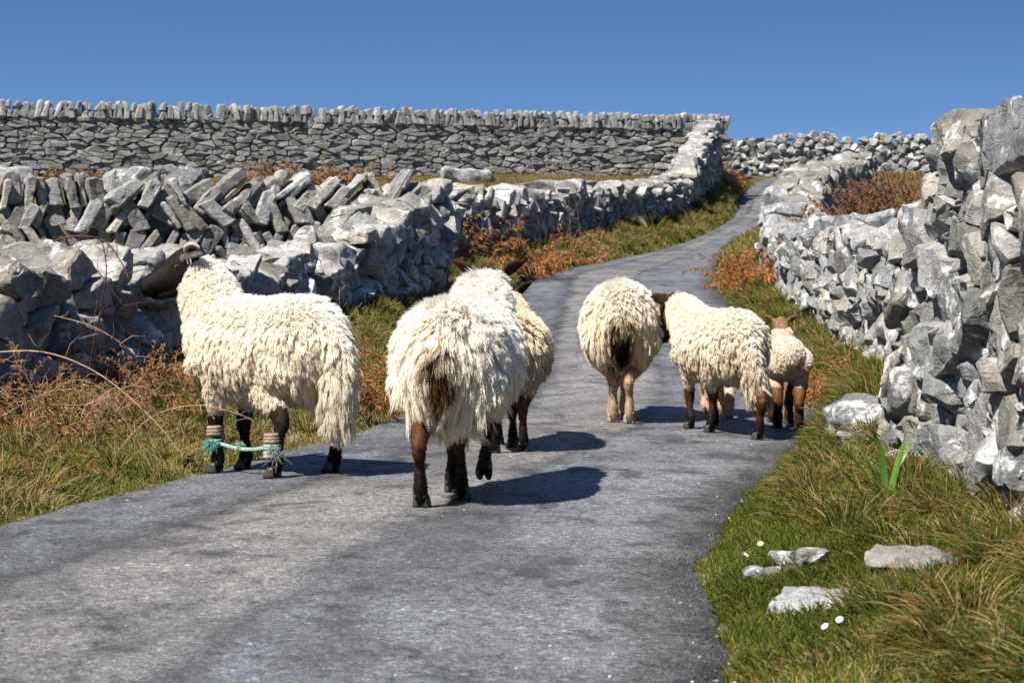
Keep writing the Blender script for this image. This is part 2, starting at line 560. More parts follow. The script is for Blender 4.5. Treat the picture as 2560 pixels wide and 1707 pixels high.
def emit_wall(name, label, cells, path, base, mat, detail, seed, max_single=290, rough=1.0, core=None, part='stone', crisp=30, group=None):
    """cells: list of convex face lists in wall coordinates; every stone becomes a child of the wall"""
    rnd = random.Random(seed)
    x, y, dx, dy = path.at(path.len / 2)
    root = empty(name, (x, y, base(path.len / 2)))
    tag(root, label, 'wall', group, 'thing')
    rl = root.location.copy()
    built = []
    for k, faces in enumerate(cells):
        wf = [[world_of(path, base, v) for v in f] for f in faces]
        allv = [v for f in wf for v in f]
        if len(allv) < 8:
            continue
        mn = Vector((min(v[i] for v in allv) for i in range(3)))
        mx = Vector((max(v[i] for v in allv) for i in range(3)))
        c = (mn + mx) / 2
        dim = mx - mn
        size = (dim.x * dim.y * dim.z) ** (1 / 3)
        if min(dim) < 0.012 or size < 0.03:
            continue
        tmid = sum(v[1] for f in faces for v in f) / sum(len(f) for f in faces)
        dist = max(1.0, math.hypot(c.x, c.y))
        score = size / dist * (1.0 if tmid < 0.34 else 0.3)
        built.append((score, k, wf, c, size))
    built.sort(key=lambda b: -b[0])
    rest = bmesh.new()
    for i, (score, k, wf, c, size) in enumerate(built):
        bm = bmesh.new()
        single = i < max_single
        for f in wf:
            try:
                bm.faces.new([bm.verts.new(v - c) for v in f])
            except ValueError:
                pass
        bmesh.ops.remove_doubles(bm, verts=bm.verts, dist=1e-4)
        bmesh.ops.recalc_face_normals(bm, faces=bm.faces)
        finish_stone(bm, detail if single else min(detail, 1), size, seed * 13 + k, rough)
        me = bpy.data.meshes.new(part)
        if single:
            bm.to_mesh(me)
            me.polygons.foreach_set('use_smooth', [detail >= 2] * len(me.polygons))
            if detail >= 2:
                me.set_sharp_from_angle(angle=R_(crisp))
            link_mesh(part, me, mat, root, c - rl)
        else:
            bmesh.ops.translate(bm, verts=bm.verts, vec=c - rl)
            bm.to_mesh(me)
            rest.from_mesh(me)
            bpy.data.meshes.remove(me)
        bm.free()
    if len(rest.verts):
        me = bpy.data.meshes.new('small_stones')
        rest.to_mesh(me)
        o = link_mesh('small_stones', me, mat, root)
        o['kind'] = 'stuff'
    rest.free()
    if core:  # inner rubble fill, coloured dark so that gaps between stones look shaded
        t0, t1, zfun = core
        n = max(4, int(path.len / 0.5))
        vs, fs = [], []
        for i in range(n + 1):
            s = path.len * (0.004 + 0.992 * i / n)
            h = zfun(s)
            for (t, z) in ((t0, -0.3), (t0, h), (t1, h), (t1, -0.3)):
                vs.append(world_of(path, base, (s, t, z)) - rl)
        for i in range(n):
            for j in range(4):
                a, b = i * 4 + j, i * 4 + (j + 1) % 4
                fs.append((a, b, b + 4, a + 4))
        fs += [(0, 3, 2, 1), tuple(n * 4 + q for q in (0, 1, 2, 3))]
        o = link_mesh('dark_gap_fill', mesh_from(vs, fs, 'dark_gap_fill', False), MAT_CORE, root)
        o['kind'] = 'stuff'
    return root


def core_mat():  # wall filling with the shade of the gaps put into its dark colour
    t = NT('dark_gap_fill')
    v = t.n('TexCoord').outputs['Object']
    a = t.noise(v, 9, 6, 0.7)
    t.principled(t.ramp(a, [(0.35, 0.06), (0.65, 0.2)]), 0.95, t.bump(t.voro(v, 8), 1.0, 0.06), 0.1)
    return t.m


MAT_CORE = core_mat()


def rubble_cells(path, thick, height, size, seed, jit=0.42, drop=0.16, protrude=0.05, tilt=0.22, shrink=(0.88, 0.985), spin=0.07, topjit=0.1, tops=None):
    """three-dimensional packing: every stone is the cell of one seed, shrunk and shaken loose"""
    rnd = random.Random(seed)
    sx, st, sz = size
    nt = max(1, round(thick / st))
    st = thick / nt
    hmax = max(height(s) for s in np.linspace(0, path.len, 40)) + 2 * sz
    seeds, real = [], []
    ns = int(path.len / sx) + 3
    for i in range(-1, ns):
        for j in range(-1, nt + 1):
            z = -sz * 0.6
            row = 0
            while z < hmax:
                if rnd.random() > drop:
                    p = ((i + 0.5 + rnd.uniform(-jit, jit) + 0.5 * (row % 2)) * sx, (j + 0.5 + rnd.uniform(-jit, jit) * 0.8) * st, z + rnd.uniform(-jit, jit) * sz)
                    inside = -0.05 * sx < p[0] < path.len and 0 <= j < nt and p[2] < height(min(max(p[0], 0), path.len)) - sz * 0.25 + rnd.uniform(-topjit, topjit)
                    seeds.append(p); real.append(inside)
                z += sz
                row += 1
    S = np.array(seeds) / np.array([sx, st, sz])
    kd = KDTree(len(S))
    for i, p in enumerate(S):
        kd.insert(p, i)
    kd.balance()
    cells = []
    for i, p in enumerate(S):
        if not real[i]:
            continue
        f = box_faces(tuple(p - 1.6), tuple(p + 1.6))
        for q, j, dist in kd.find_n(p, 34)[1:]:
            if (dist / 2) ** 2 > maxrad2(f, p):
                break
            n = ((q[0] - p[0]) / dist, (q[1] - p[1]) / dist, (q[2] - p[2]) / dist)
            mid = ((q[0] + p[0]) / 2, (q[1] + p[1]) / 2, (q[2] + p[2]) / 2)
            f = clip(f, n, n[0] * mid[0] + n[1] * mid[1] + n[2] * mid[2])
            if len(f) < 4:
                break
        if len(f) < 4:
            continue
        f = [[(v[0] * sx, v[1] * st, v[2] * sz) for v in g] for g in f]
        pr = rnd.uniform(-protrude, protrude)
        n = Vector((rnd.uniform(-tilt, tilt), -1, rnd.uniform(-tilt, tilt))).normalized()
        f = clip(f, tuple(n), n.x * seeds[i][0] + n.z * seeds[i][2] - n.y * pr)       # road face
        n = Vector((rnd.uniform(-tilt, tilt), 1, rnd.uniform(-tilt, tilt))).normalized()
        f = clip(f, tuple(n), n.x * seeds[i][0] + n.y * (thick + pr) + n.z * seeds[i][2])
        if len(f) < 4:
            continue
        f = clip(f, (0, 0, -1), 0.35)
        # one or two random chips
        for _ in range(rnd.choice((0, 1, 1, 2))):
            n = Vector((rnd.gauss(0, 1), rnd.gauss(0, 1), rnd.gauss(0, 1))).normalized()
            vs = [v for g in f for v in g]
            top = max(n.x * v[0] + n.y * v[1] + n.z * v[2] for v in vs)
            bot = min(n.x * v[0] + n.y * v[1] + n.z * v[2] for v in vs)
            f = clip(f, tuple(n), top - (top - bot) * rnd.uniform(0.06, 0.2))
        cells.append(shake(f, rnd, shrink, spin))
    return [c for c in cells if c]


def shake(f, rnd, shrink, spin):
    vs = [v for g in f for v in g]
    if len(vs) < 9:
        return None
    c = Vector((sum(v[i] for v in vs) / len(vs) for i in range(3)))
    m = Matrix.Rotation(rnd.gauss(0, spin), 3, Vector((rnd.gauss(0, 1), rnd.gauss(0, 1), rnd.gauss(0, 1))).normalized()) * rnd.uniform(*shrink)
    return [[tuple(c + m @ (Vector(v) - c)) for v in g] for g in f]


def flat_cells(path, thick, z0, z1, size, seed, jit=0.45, drop=0.2, protrude=0.04, shrink=(0.88, 0.98), spin=0.04):
    """face packing one stone deep, long flat stones laid in rough courses"""
    rnd = random.Random(seed)
    sx, sz = size
    seeds = []
    hm = max(z1(s) for s in np.linspace(0, path.len, 40)) + 2 * sz
    z, row = -sz, 0
    while z < hm:
        s = -sx
        while s < path.len + sx:
            if rnd.random() > drop:
                seeds.append((s + rnd.uniform(-jit, jit) * sx, z + rnd.uniform(-jit, jit) * sz))
            s += sx * rnd.choice((0.45, 0.7, 1.0, 1.0, 1.4))
        z += sz * rnd.uniform(0.75, 1.25)
        row += 1
    S = [(a / sx, 0.0, b / sz) for a, b in seeds]
    kd = KDTree(len(S))
    for i, p in enumerate(S):
        kd.insert(p, i)
    kd.balance()
    cells = []
    for i, p in enumerate(S):
        if not (0 < seeds[i][0] < path.len and z0 < seeds[i][1] < z1(seeds[i][0])):
            continue
        f = box_faces((p[0] - 1.8, 0, p[2] - 1.8), (p[0] + 1.8, thick, p[2] + 1.8))
        for q, j, dist in kd.find_n(p, 26)[1:]:
            n = ((q[0] - p[0]) / dist, 0, (q[2] - p[2]) / dist)
            f = clip(f, n, n[0] * (q[0] + p[0]) / 2 + n[2] * (q[2] + p[2]) / 2)
            if len(f) < 4:
                break
        if len(f) < 4:
            continue
        f = [[(v[0] * sx, v[1], v[2] * sz) for v in g] for g in f]
        pr = rnd.uniform(-protrude, protrude)
        n = Vector((rnd.uniform(-.25, .25), -1, rnd.uniform(-.3, .3))).normalized()
        f = clip(f, tuple(n), n.x * seeds[i][0] + n.z * seeds[i][1] - n.y * pr + 0.02)
        f = clip(f, (0, 0, -1), 0.3)
        f = shake(f, rnd, shrink, spin)
        if f:
            cells.append(f)
    return cells


def prism(poly, t0, t1, rnd, taper=0.06):
    """polygon in (along, up) extruded through the wall"""
    front, back = [], []
    cx = sum(p[0] for p in poly) / len(poly); cz = sum(p[1] for p in poly) / len(poly)
    a, b = rnd.uniform(-.15, .15), rnd.uniform(-.2, .2)
    for x, z in poly:
        front.append((cx + (x - cx) * (1 - taper), t0 + a * (x - cx) + b * (z - cz), cz + (z - cz) * (1 - taper)))
        back.append((x, t1, z))
    n = len(poly)
    f = [front, back[::-1]]
    for i in range(n):
        j = (i + 1) % n
        f.append([front[j], front[i], back[i], back[j]])
    return f


def upright_cells(path, thick, zb, h, w, seed, lean=0.16, s0=0.0, s1=None, gap=0.02, double=0.25):
    """a course of stones set on edge, side by side"""
    rnd = random.Random(seed)
    s = s0
    s1 = path.len if s1 is None else s1
    cells = []
    ln = 0.0
    while s < s1:
        ww = rnd.uniform(*w)
        hh = rnd.uniform(*h)
        b = zb(s)
        ln = 0.55 * ln + rnd.gauss(0, lean) * 0.7
        def quad(z0, z1, w0, w1):
            k0, k1 = ln * (z0 - b), ln * (z1 - b)
            return [(s + k0 - w0 / 2 + ww / 2, z0 + rnd.uniform(-.03, .03)), (s + k0 + w0 / 2 + ww / 2, z0 + rnd.uniform(-.03, .03)),
                    (s + k1 + w1 / 2 + ww / 2, z1 - rnd.uniform(0, .09)), (s + k1 + w1 / 2 * rnd.uniform(-.3, .6) + ww / 2, z1 + rnd.uniform(0, .03)), (s + k1 - w1 / 2 + ww / 2, z1 - rnd.uniform(0, .09))]
        tt = rnd.uniform(-0.05, 0.06)
        if rnd.random() < double:
            m = b + hh * rnd.uniform(.4, .6)
            cells.append(prism(quad(b, m - .015, ww, ww * rnd.uniform(.8, 1)), tt, thick * rnd.uniform(.7, 1), rnd))
            cells.append(prism(quad(m, b + hh, ww * rnd.uniform(.7, 1.1), ww * rnd.uniform(.5, .95)), tt + rnd.uniform(-.05, .05), thick * rnd.uniform(.7, 1), rnd))
        else:
            cells.append(prism(quad(b, b + hh, ww * rnd.uniform(.85, 1.1), ww * rnd.uniform(.55, 1.0)), tt, thick * rnd.uniform(.7, 1), rnd))
        s += ww + gap * rnd.uniform(0.2, 1.6)
    return cells


def leaning_cells(path, thick, rows, seed, w=(0.10, 0.24)):
    """courses of long stones leaning one way, then the other (herringbone)"""
    rnd = random.Random(seed)
    cells = []
    for (zb, hh, k, s0, s1) in rows:
        s = s0
        while s < s1:
            ww = rnd.uniform(*w)
            kk = k * rnd.uniform(0.45, 1.35)
            if rnd.random() < .12:
                kk = -k * rnd.uniform(.2, .7)
            h = hh * rnd.uniform(0.7, 1.2)
            b = zb + rnd.uniform(-.05, .05)
            x0 = s - kk * h * 0.5
            nrm = 1.0 / math.sqrt(1 + kk * kk)
            e = ww
            dz0, dz1 = -kk * e * 0.42, -kk * e * 0.42
            poly = [(x0, b + rnd.uniform(-.02, .02)), (x0 + e, b + dz0 + rnd.uniform(-.02, .02)), (x0 + e + kk * h, b + h + dz1 + rnd.uniform(-.05, .02)),
                    (x0 + e * .5 + kk * h, b + h + dz1 * .3 + rnd.uniform(-.01, .04)), (x0 + kk * h, b + h + rnd.uniform(-.05, .02))]
            if kk < 0:
                poly = [(x0, b + rnd.uniform(-.02, .02)), (x0 + e, b + dz0), (x0 + e + kk * h, b + h + dz1 + rnd.uniform(-.05, .02)),
                        (x0 + e * .5 + kk * h, b + h + dz1 * .3 + rnd.uniform(-.01, .04)), (x0 + kk * h, b + h + rnd.uniform(-.05, .02))]
            f = prism(poly, rnd.uniform(-.07, .07), thick * rnd.uniform(.8, 1.0), rnd)
            f = shake(f, rnd, (0.92, 1.0), 0.10)
            if f:
                cells.append(f)
            s += ww * 1.0 + 0.012
    return cells


def lin(pts):
    xs = [p[0] for p in pts]; ys = [p[1] for p in pts]
    return lambda s: float(np.interp(s, xs, ys))


def batter(cells, k, h):
    return [[[(v[0], v[1] - k * (1 - v[2] / h), v[2]) for v in f] for f in c] for c in cells]


def by_y(path, tab_pts):
    """a table over world y turned into a function of the length along the path"""
    ys = [p[0] for p in tab_pts]; vs = [p[1] for p in tab_pts]
    return lambda s: float(np.interp(path.at(s)[1], ys, vs))


# near roadside wall on the left: heavy blocks, its road face in shade  (direction of travel: away; inside to the left)
p1 = Path([(-3.7, 5.2), (-2.46, 10.0), (-1.62, 15.7), (-0.62, 22.0)])
b1 = by_y(p1, [(4, .16), (10, .24), (15, .42), (22, .74)])
t1 = by_y(p1, [(4, 1.02), (10, 1.0), (11, .95), (12.6, 1.0), (13.9, .90), (15.7, 1.02), (17.9, 1.17), (19.8, 1.46), (22, 1.78)])
h1 = lambda s: t1(s) - b1(s)
c1 = rubble_cells(p1, 0.62, h1, (0.235, 0.31, 0.17), 11, jit=0.47, drop=0.2, protrude=0.07, tilt=0.38, topjit=0.05, spin=0.08, shrink=(0.92, 1.0))
emit_wall('dry_stone_wall', 'low shaded wall of heavy grey blocks behind the sheep with the roped legs', c1, p1, b1, MAT_LEFT, 3, 3, core=(0.14, 0.5, lambda s: h1(s) - 0.3), crisp=38)

# field wall behind it: leaning stones
p2 = Path([(-7.4, 19.0), (-0.95, 20.9)])
b2 = lin([(0, 0.78), (6.7, 0.86)])
rows2 = []
for s0, s1, ks in ((0, 1.3, (.5, -.7, .6, .15)), (1.3, 2.7, (-.6, .8, -.5, .3)), (2.7, 3.7, (.8, -.6, .5, -.2)), (3.7, 5.0, (-.7, .6, -.95, 1.0)), (5.0, 6.75, (.6, -.6, -.8, .95))):
    rows2 += [(-0.06, 0.30, ks[0], s0, s1), (0.20, 0.30, ks[1], s0, s1), (0.44, 0.31, ks[2], s0, s1), (0.66, 0.32, ks[3], s0, s1)]
c2 = leaning_cells(p2, 0.42, rows2, 5, w=(0.06, 0.175))
emit_wall('dry_stone_wall', 'sunlit field wall of stones leaning in herringbone rows above the shaded roadside wall', c2, p2, b2, MAT_WARM, 3, 5, core=(0.16, 0.36, lambda s: 0.7), rough=0.55, crisp=24)

# long tall wall on the skyline
p3 = Path([(-21.0, 57.3), (-14.8, 60.0), (7.1, 69.0)])
b3 = by_y(p3, [(57, 3.6), (60, 3.7), (69, 4.1)])
t3 = by_y(p3, [(57, 5.35), (60, 5.45), (64, 5.53), (69, 5.66)])
h3 = lambda s: t3(s) - b3(s)
c3 = flat_cells(p3, 0.5, -0.1, h3, (0.40, 0.125), 21, drop=0.2, protrude=0.07, shrink=(0.80, 0.97), spin=0.07)
c3 += upright_cells(p3, 0.45, lambda s: h3(s) - 0.10, (0.42, 0.56), (0.11, 0.24), 22, lean=0.20, double=0.45, gap=0.0)
emit_wall('dry_stone_wall', 'long tall skyline wall of thin flat stones topped by upright slabs', c3, p3, b3, MAT_FAR, 1, 7, core=(0.14, 0.4, lambda s: h3(s) - 0.12))

# roadside wall beyond the bend, left of the road, climbing to meet the skyline wall
p4 = Path([(-0.72, 24.4), (0.45, 36.0), (2.15, 48.0), (5.0, 58.0), (6.9, 68.4)])
b4 = by_y(p4, [(24, .92), (36, 1.28), (48, 1.85), (58, 2.45), (68.4, 4.1)])
t4 = by_y(p4, [(24.4, 1.80), (30, 2.02), (36, 2.3), (48, 2.86), (55, 3.25), (58, 3.52), (61, 4.35), (65, 5.1), (68.4, 5.95)])
h4 = lambda s: t4(s) - b4(s)
c4 = rubble_cells(p4, 0.8, h4, (0.30, 0.8, 0.195), 31, jit=0.47, drop=0.22, protrude=0.08, tilt=0.38, topjit=0.08, spin=0.1, shrink=(0.92, 1.0))
emit_wall('dry_stone_wall', 'low roadside wall beyond the bend with pale sunlit top and dark road face', c4, p4, b4, MAT_LEFT, 2, 9, core=(0.18, 0.62, lambda s: h4(s) - 0.32), max_single=300)

# wall closing the view at the top of the road
p5 = Path([(8.2, 89.0), (22.0, 90.5), (30.0, 91.5)])
b5 = lambda s: 4.85
t5 = lin([(0, 6.35), (1.2, 6.45), (2.6, 6.75), (5, 6.85), (9, 6.82), (14, 6.75)])
h5 = lambda s: t5(s) - b5(s)
c5 = rubble_cells(p5, 0.6, h5, (0.27, 0.6, 0.20), 41, jit=0.47, drop=0.2, protrude=0.08, tilt=0.45, topjit=0.06, spin=0.1, shrink=(0.92, 1.0))
emit_wall('dry_stone_wall', 'far pale rubble wall across the top of the climbing road', c5, p5, b5, MAT_FARR, 1, 11, core=(0.2, 0.45, lambda s: h5(s) - 0.4))

# right-hand walls (direction of travel: towards the camera, inside to the left = away from the road)
p6b = Path([(9.6, 60.0), (6.37, 46.0), (4.90, 38.0), (3.80, 32.0), (3.45, 28.0)])
b6b = by_y(p6b, [(28, .72), (32, .96), (38, 1.35), (46, 1.8), (60, 2.8)])
t6b = by_y(p6b, [(28, 1.42), (30, 1.55), (32, 1.9), (34, 2.3), (38, 2.68), (46, 3.15), (60, 4.2)])
h6b = lambda s: t6b(s) - b6b(s)
c6b = rubble_cells(p6b, 0.9, h6b, (0.32, 0.45, 0.225), 51, jit=0.47, drop=0.22, protrude=0.08, tilt=0.38, topjit=0.09, shrink=(0.92, 1.0))
emit_wall('dry_stone_wall', 'pale tumbled wall end beside the upper road, left of the brown thicket', c6b, p6b, b6b, MAT_RIGHT, 2, 13, core=(0.2, 0.7, lambda s: h6b(s) - 0.35))

p6 = Path([(3.44, 27.9), (2.88, 20.0), (2.62, 16.8), (2.27, 12.3), (1.98, 10.1)])
b6 = by_y(p6, [(10, .2), (12, .24), (16.8, .27), (20, .36), (25, .58), (28, .74)])
t6 = by_y(p6, [(10, 1.02), (12.2, 1.03), (14.5, 1.16), (17.7, 1.3), (22, 1.36), (28, 1.42)])
h6 = lambda s: t6(s) - b6(s)
c6 = rubble_cells(p6, 0.62, h6, (0.225, 0.31, 0.155), 61, jit=0.47, drop=0.22, protrude=0.07, tilt=0.38, topjit=0.06, spin=0.1, shrink=(0.92, 1.0))
emit_wall('dry_stone_wall', 'sunlit waist-high rubble wall on the grass verge past the lamb', c6, p6, b6, MAT_RIGHT, 3, 15, core=(0.15, 0.5, lambda s: h6(s) - 0.3))

p7 = Path([(2.0, 10.3), (1.72, 8.9), (1.60, 8.45), (1.605, 8.2), (1.62, 7.5), (1.58, 6.6), (1.49, 5.6), (1.52, 4.4), (1.7, 3.2)])
b7 = lambda s: 0.10
t7 = by_y(p7, [(3, 1.28), (5.2, 1.30), (6.2, 1.34), (7.0, 1.42), (7.7, 1.50), (8.0, 1.52), (8.2, 1.40), (8.42, 1.17), (9.2, 1.06), (10, 1.0)])
h7 = lambda s: t7(s) - b7(s)
c7 = rubble_cells(p7, 0.75, h7, (0.27, 0.375, 0.135), 74, jit=0.47, drop=0.33, protrude=0.028, tilt=0.14, topjit=0.02, spin=0.03, shrink=(0.985, 1.045))
# small pinning stones wedged behind the joints
p7s = Path([(1.72, 8.9), (1.60, 8.45), (1.605, 8.2), (1.62, 7.5), (1.58, 6.6), (1.49, 5.6)])
s70 = (Vector((2.0, 10.3)) - Vector((1.72, 8.9))).length
pin = rubble_cells(p7s, 0.2, lambda s: h7(s + s70) - 0.10, (0.125, 0.2, 0.072), 77, jit=0.48, drop=0.12, protrude=0.02, tilt=0.3, topjit=0.02, spin=0.1, shrink=(0.9, 1.05))
c7 += [[[(v[0] + s70, v[1] + 0.055, v[2]) for v in f] for f in c] for c in pin]
emit_wall('dry_stone_wall', 'tall foreground wall of weathered limestone blocks rising above the tussocky verge', batter(c7, 0.12, 1.4), p7, b7, MAT_NEAR, 3, 17, core=(0.12, 0.6, lambda s: h7(s) - 0.2), rough=1.15, crisp=30)
# ------------------------------------------------------------------ loose stones on the verge
def block(name, label, cat, loc, dims, seed, mat, rz=0.0, detail=3, rough=1.0, chips=7, group=None, tilt=(0, 0)):
    rnd = random.Random(seed)
    f = box_faces((-.5, -.5, -.5), (.5, .5, .5))
    for _ in range(chips):
        n = Vector((rnd.gauss(0, 1), rnd.gauss(0, 1), rnd.gauss(0, .5))).normalized()
        f = clip(f, tuple(n), rnd.uniform(.40, .56))
    bm = bmesh.new()
    for g in f:
        try:
            bm.faces.new([bm.verts.new((v[0] * dims[0], v[1] * dims[1], v[2] * dims[2])) for v in g])
        except ValueError:
            pass
    bmesh.ops.remove_doubles(bm, verts=bm.verts, dist=1e-4)
    bmesh.ops.recalc_face_normals(bm, faces=bm.faces)
    finish_stone(bm, detail, (dims[0] * dims[1] * dims[2]) ** (1 / 3), seed, rough)
    me = bpy.data.meshes.new(name)
    bm.to_mesh(me); bm.free()
    me.polygons.foreach_set('use_smooth', [True] * len(me.polygons))
    o = link_mesh(name, me, mat, None, loc)
    o.rotation_euler = (tilt[0], tilt[1], rz)
    return tag(o, label, cat, group)


def on_ground(x, y, dz=0.0):
    return (x, y, gz1(x, y) + dz)


block('ledge_stone', 'broad layered ledge stone at the foot of the tall foreground wall', 'stone', (1.64, 9.45, 0.17), (0.34, 0.42, 0.26), 5, MAT_SLAB, 0.3, tilt=(0.05, -0.12))
block('ledge_stone', 'smaller low block on the grass in front of the layered ledge stone', 'stone', (1.55, 9.05, 0.10), (0.24, 0.26, 0.14), 8, MAT_SLAB, -0.4)
block('flat_stone', 'pale flat slab sunk in the right verge nearest the camera', 'stone', on_ground(0.79, 5.30, -0.002), (0.27, 0.30, 0.05), 11, MAT_SLAB, 0.35, rough=0.7, tilt=(0.06, 0))
block('flat_stone', 'long flat slab half buried in grass below the foreground wall', 'stone', on_ground(1.07, 5.52, 0.004), (0.27, 0.22, 0.055), 12, MAT_SLAB, -0.2, rough=0.7, tilt=(0.06, 0))
for i, (x, y, d, lab) in enumerate(((0.685, 5.86, 0.055, 'leftmost small chip of limestone among the daisies'), (0.735, 5.83, 0.04, 'smallest limestone chip between the daisies and the flat slab'),
                                    (0.785, 6.0, 0.06, 'pale limestone chip farthest back in the small cluster'), (0.845, 5.87, 0.075, 'largest rightmost chip in the cluster of small stones'))):
    block('loose_stone', lab, 'stone', on_ground(x, y, d * 0.25), (d * 1.2, d, d * 0.7), 30 + i, MAT_SLAB, i * 1.1, 2, group='small stones on the right verge')
for i, (x, y, dx, dy, dz, lab) in enumerate(((-8.5, 47.0, 1.05, .8, 1.0, 'pale boulder in the field behind the leaning-stone wall'), (-7.25, 46.5, 1.0, .7, .95, 'rounded pale boulder in the field, right of the first one'),
                                             (-12.4, 52.0, .9, .7, .7, 'small upright boulder in the field at the far left'), (-1.2, 58.0, 1.6, .8, .5, 'low pale rock slab in the field below the skyline wall'), (-13.6, 55.0, 1.2, 1.0, .5, 'flat rock half sunk in field scrub at the left edge'))):
    block('field_boulder', lab, 'boulder', on_ground(x, y, dz * .25), (dx, dy, dz), 50 + i, MAT_SLAB, .1 * i, 3, group='boulders in the field')

# road grit: stray chippings scattered on the lane
def grit():
    rnd = random.Random(77)
    bm = bmesh.new()
    for _ in range(700):
        y = 4.0 + 14 * rnd.random() ** 1.6
        L, R, Z = [float(a) for a in tab(y)[:3]]
        u = rnd.choice((rnd.random(), rnd.random() ** 3 * 0.3, 1 - rnd.random() ** 3 * 0.3))
        x = L + (R - L) * u
        d = rnd.uniform(0.002, 0.0055) * (1 if rnd.random() < 0.97 else 1.9)
        z = Z - 0.03 * (2 * u - 1) ** 2 + d * 0.3
        m = Matrix.Translation((x, y, z)) @ Matrix.Rotation(rnd.random() * 6, 4, 'Z') @ Matrix.Diagonal((d * rnd.uniform(.7, 1.6), d, d * .6, 1))
        bmesh.ops.create_icosphere(bm, subdivisions=1, radius=1.0, matrix=m)
    me = bpy.data.meshes.new('grit')
    bm.to_mesh(me); bm.free()
    t = NT('grit')
    rn = t.n('NewGeometry').outputs['Random Per Island']
    t.principled(t.ramp(rn, [(0, 0.06), (0.7, 0.20), (1, 0.5)]), 0.8, None, 0.2)
    tag(link_mesh('road_gravel', me, t.m), 'loose pale chippings scattered over the lane', 'gravel', kind='stuff')


grit()

# ------------------------------------------------------------------ curves (wool, grass) helper
def curves_obj(name, pts, rad, mat, parent=None, col=None):
    """pts (N,K,3), rad (N,K) or (K,), col (N,3) per strand"""
    N, K = pts.shape[:2]
    cu = bpy.data.hair_curves.new(name)
    cu.add_curves([K] * N)
    cu.position_data.foreach_set('vector', np.ascontiguousarray(pts, np.float32).ravel())
    ra = cu.attributes.get('radius') or cu.attributes.new('radius', 'FLOAT', 'POINT')
    rr = np.broadcast_to(rad, (N, K)).astype(np.float32)
    ra.data.foreach_set('value', np.ascontiguousarray(rr).ravel())
    if col is not None:
        ca = cu.attributes.new('tint', 'FLOAT_COLOR', 'CURVE')
        c4 = np.ones((N, 4), np.float32)
        c4[:, :3] = col
        ca.data.foreach_set('color', c4.ravel())
    cu.materials.append(mat)
    o = bpy.data.objects.new(name, cu)
    COL.objects.link(o)
    if parent is not None:
        o.parent = parent
    return o


# ------------------------------------------------------------------ sheep
def wool_mat():
    t = NT('wool')
    a = t.n('Attribute', attribute_name='tint').outputs['Color']
    hi = t.n('HairInfo')
    v = t.ramp(hi.outputs['Random'], [(0, 0.86), (1, 1.06)])
    c = t.mix(1.0, a, v, 'MULTIPLY')
    # roots are greasier and yellower than the washed tips
    c = t.mix(1.0, c, t.ramp(hi.outputs['Intercept'], [(0.0, (0.88, 0.80, 0.66)), (0.5, (1, 1, 1))]), 'MULTIPLY')
    d = t.n('BsdfDiffuse'); t.put(d.inputs['Color'], c)
    tr = t.n('BsdfTranslucent'); t.put(tr.inputs['Color'], c)
    mx = t.n('MixShader'); mx.inputs[0].default_value = 0.30
    t.put(mx.inputs[1], d.outputs[0]); t.put(mx.inputs[2], tr.outputs[0])
    t.put(t.out.inputs['Surface'], mx.outputs[0])
    return t.m


def hide_mat():
    t = NT('sheep_hide')
    a = t.n('Attribute', attribute_name='tint').outputs['Color']
    v = t.n('TexCoord').outputs['Object']
    n1 = t.noise(t.map(v, (1, 1, 0.35)), 55, 4, 0.7)
    n2 = t.noise(v, 14, 4, 0.6)
    c = t.mix(0.6, a, t.ramp(n1, [(0.3, 0.5), (0.7, 1.35)]), 'MULTIPLY')
    c = t.mix(0.5, c, t.ramp(n2, [(0.3, 0.6), (0.7, 1.3)]), 'MULTIPLY')
    t.principled(c, 0.7, t.bump(n1, 0.6, 0.006), 0.12)
    return t.m


def plain(name, color, rough=0.5, spec=0.4, nscale=40, var=0.35, bump=0.2):
    t = NT(name)
    v = t.n('TexCoord').outputs['Object']
    n1 = t.noise(v, nscale, 4, 0.6)
    c = t.mix(var, (*color, 1), t.ramp(n1, [(0.3, 0.45), (0.7, 1.4)]), 'MULTIPLY')
    t.principled(c, rough, t.bump(n1, bump, 0.003), spec)
    return t.m


MAT_WOOL, MAT_HIDE = wool_mat(), hide_mat()
MAT_HOOF = plain('hoof_horn', (0.045, 0.042, 0.038), 0.45)
MAT_HOOFP = plain('pale_hoof', (0.30, 0.22, 0.17), 0.5)
MAT_HORN = plain('horn', (0.40, 0.31, 0.25), 0.5)
MAT_HORND = plain('dark_horn', (0.10, 0.07, 0.045), 0.5)
MAT_EYE = plain('eye_amber', (0.16, 0.075, 0.02), 0.08, 0.6, 60, 0.3, 0.0)
MAT_PUPIL = plain('eye_pupil', (0.004, 0.004, 0.004), 0.05, 0.6, 60, 0.1, 0.0)


def ring_loft(bm, rings, seg=16):
    """rings: (centre, U axis, V axis); closed tube with domed ends"""
    rows = []
    for c, u, v in rings:
        rows.append([bm.verts.new(c + u * math.cos(2 * math.pi * k / seg) + v * math.sin(2 * math.pi * k / seg)) for k in range(seg)])
    for a, b in zip(rows, rows[1:]):
        for k in range(seg):
            bm.faces.new((a[k], a[(k + 1) % seg], b[(k + 1) % seg], b[k]))
    bm.faces.new(rows[0][::-1])
    bm.faces.new(rows[-1])


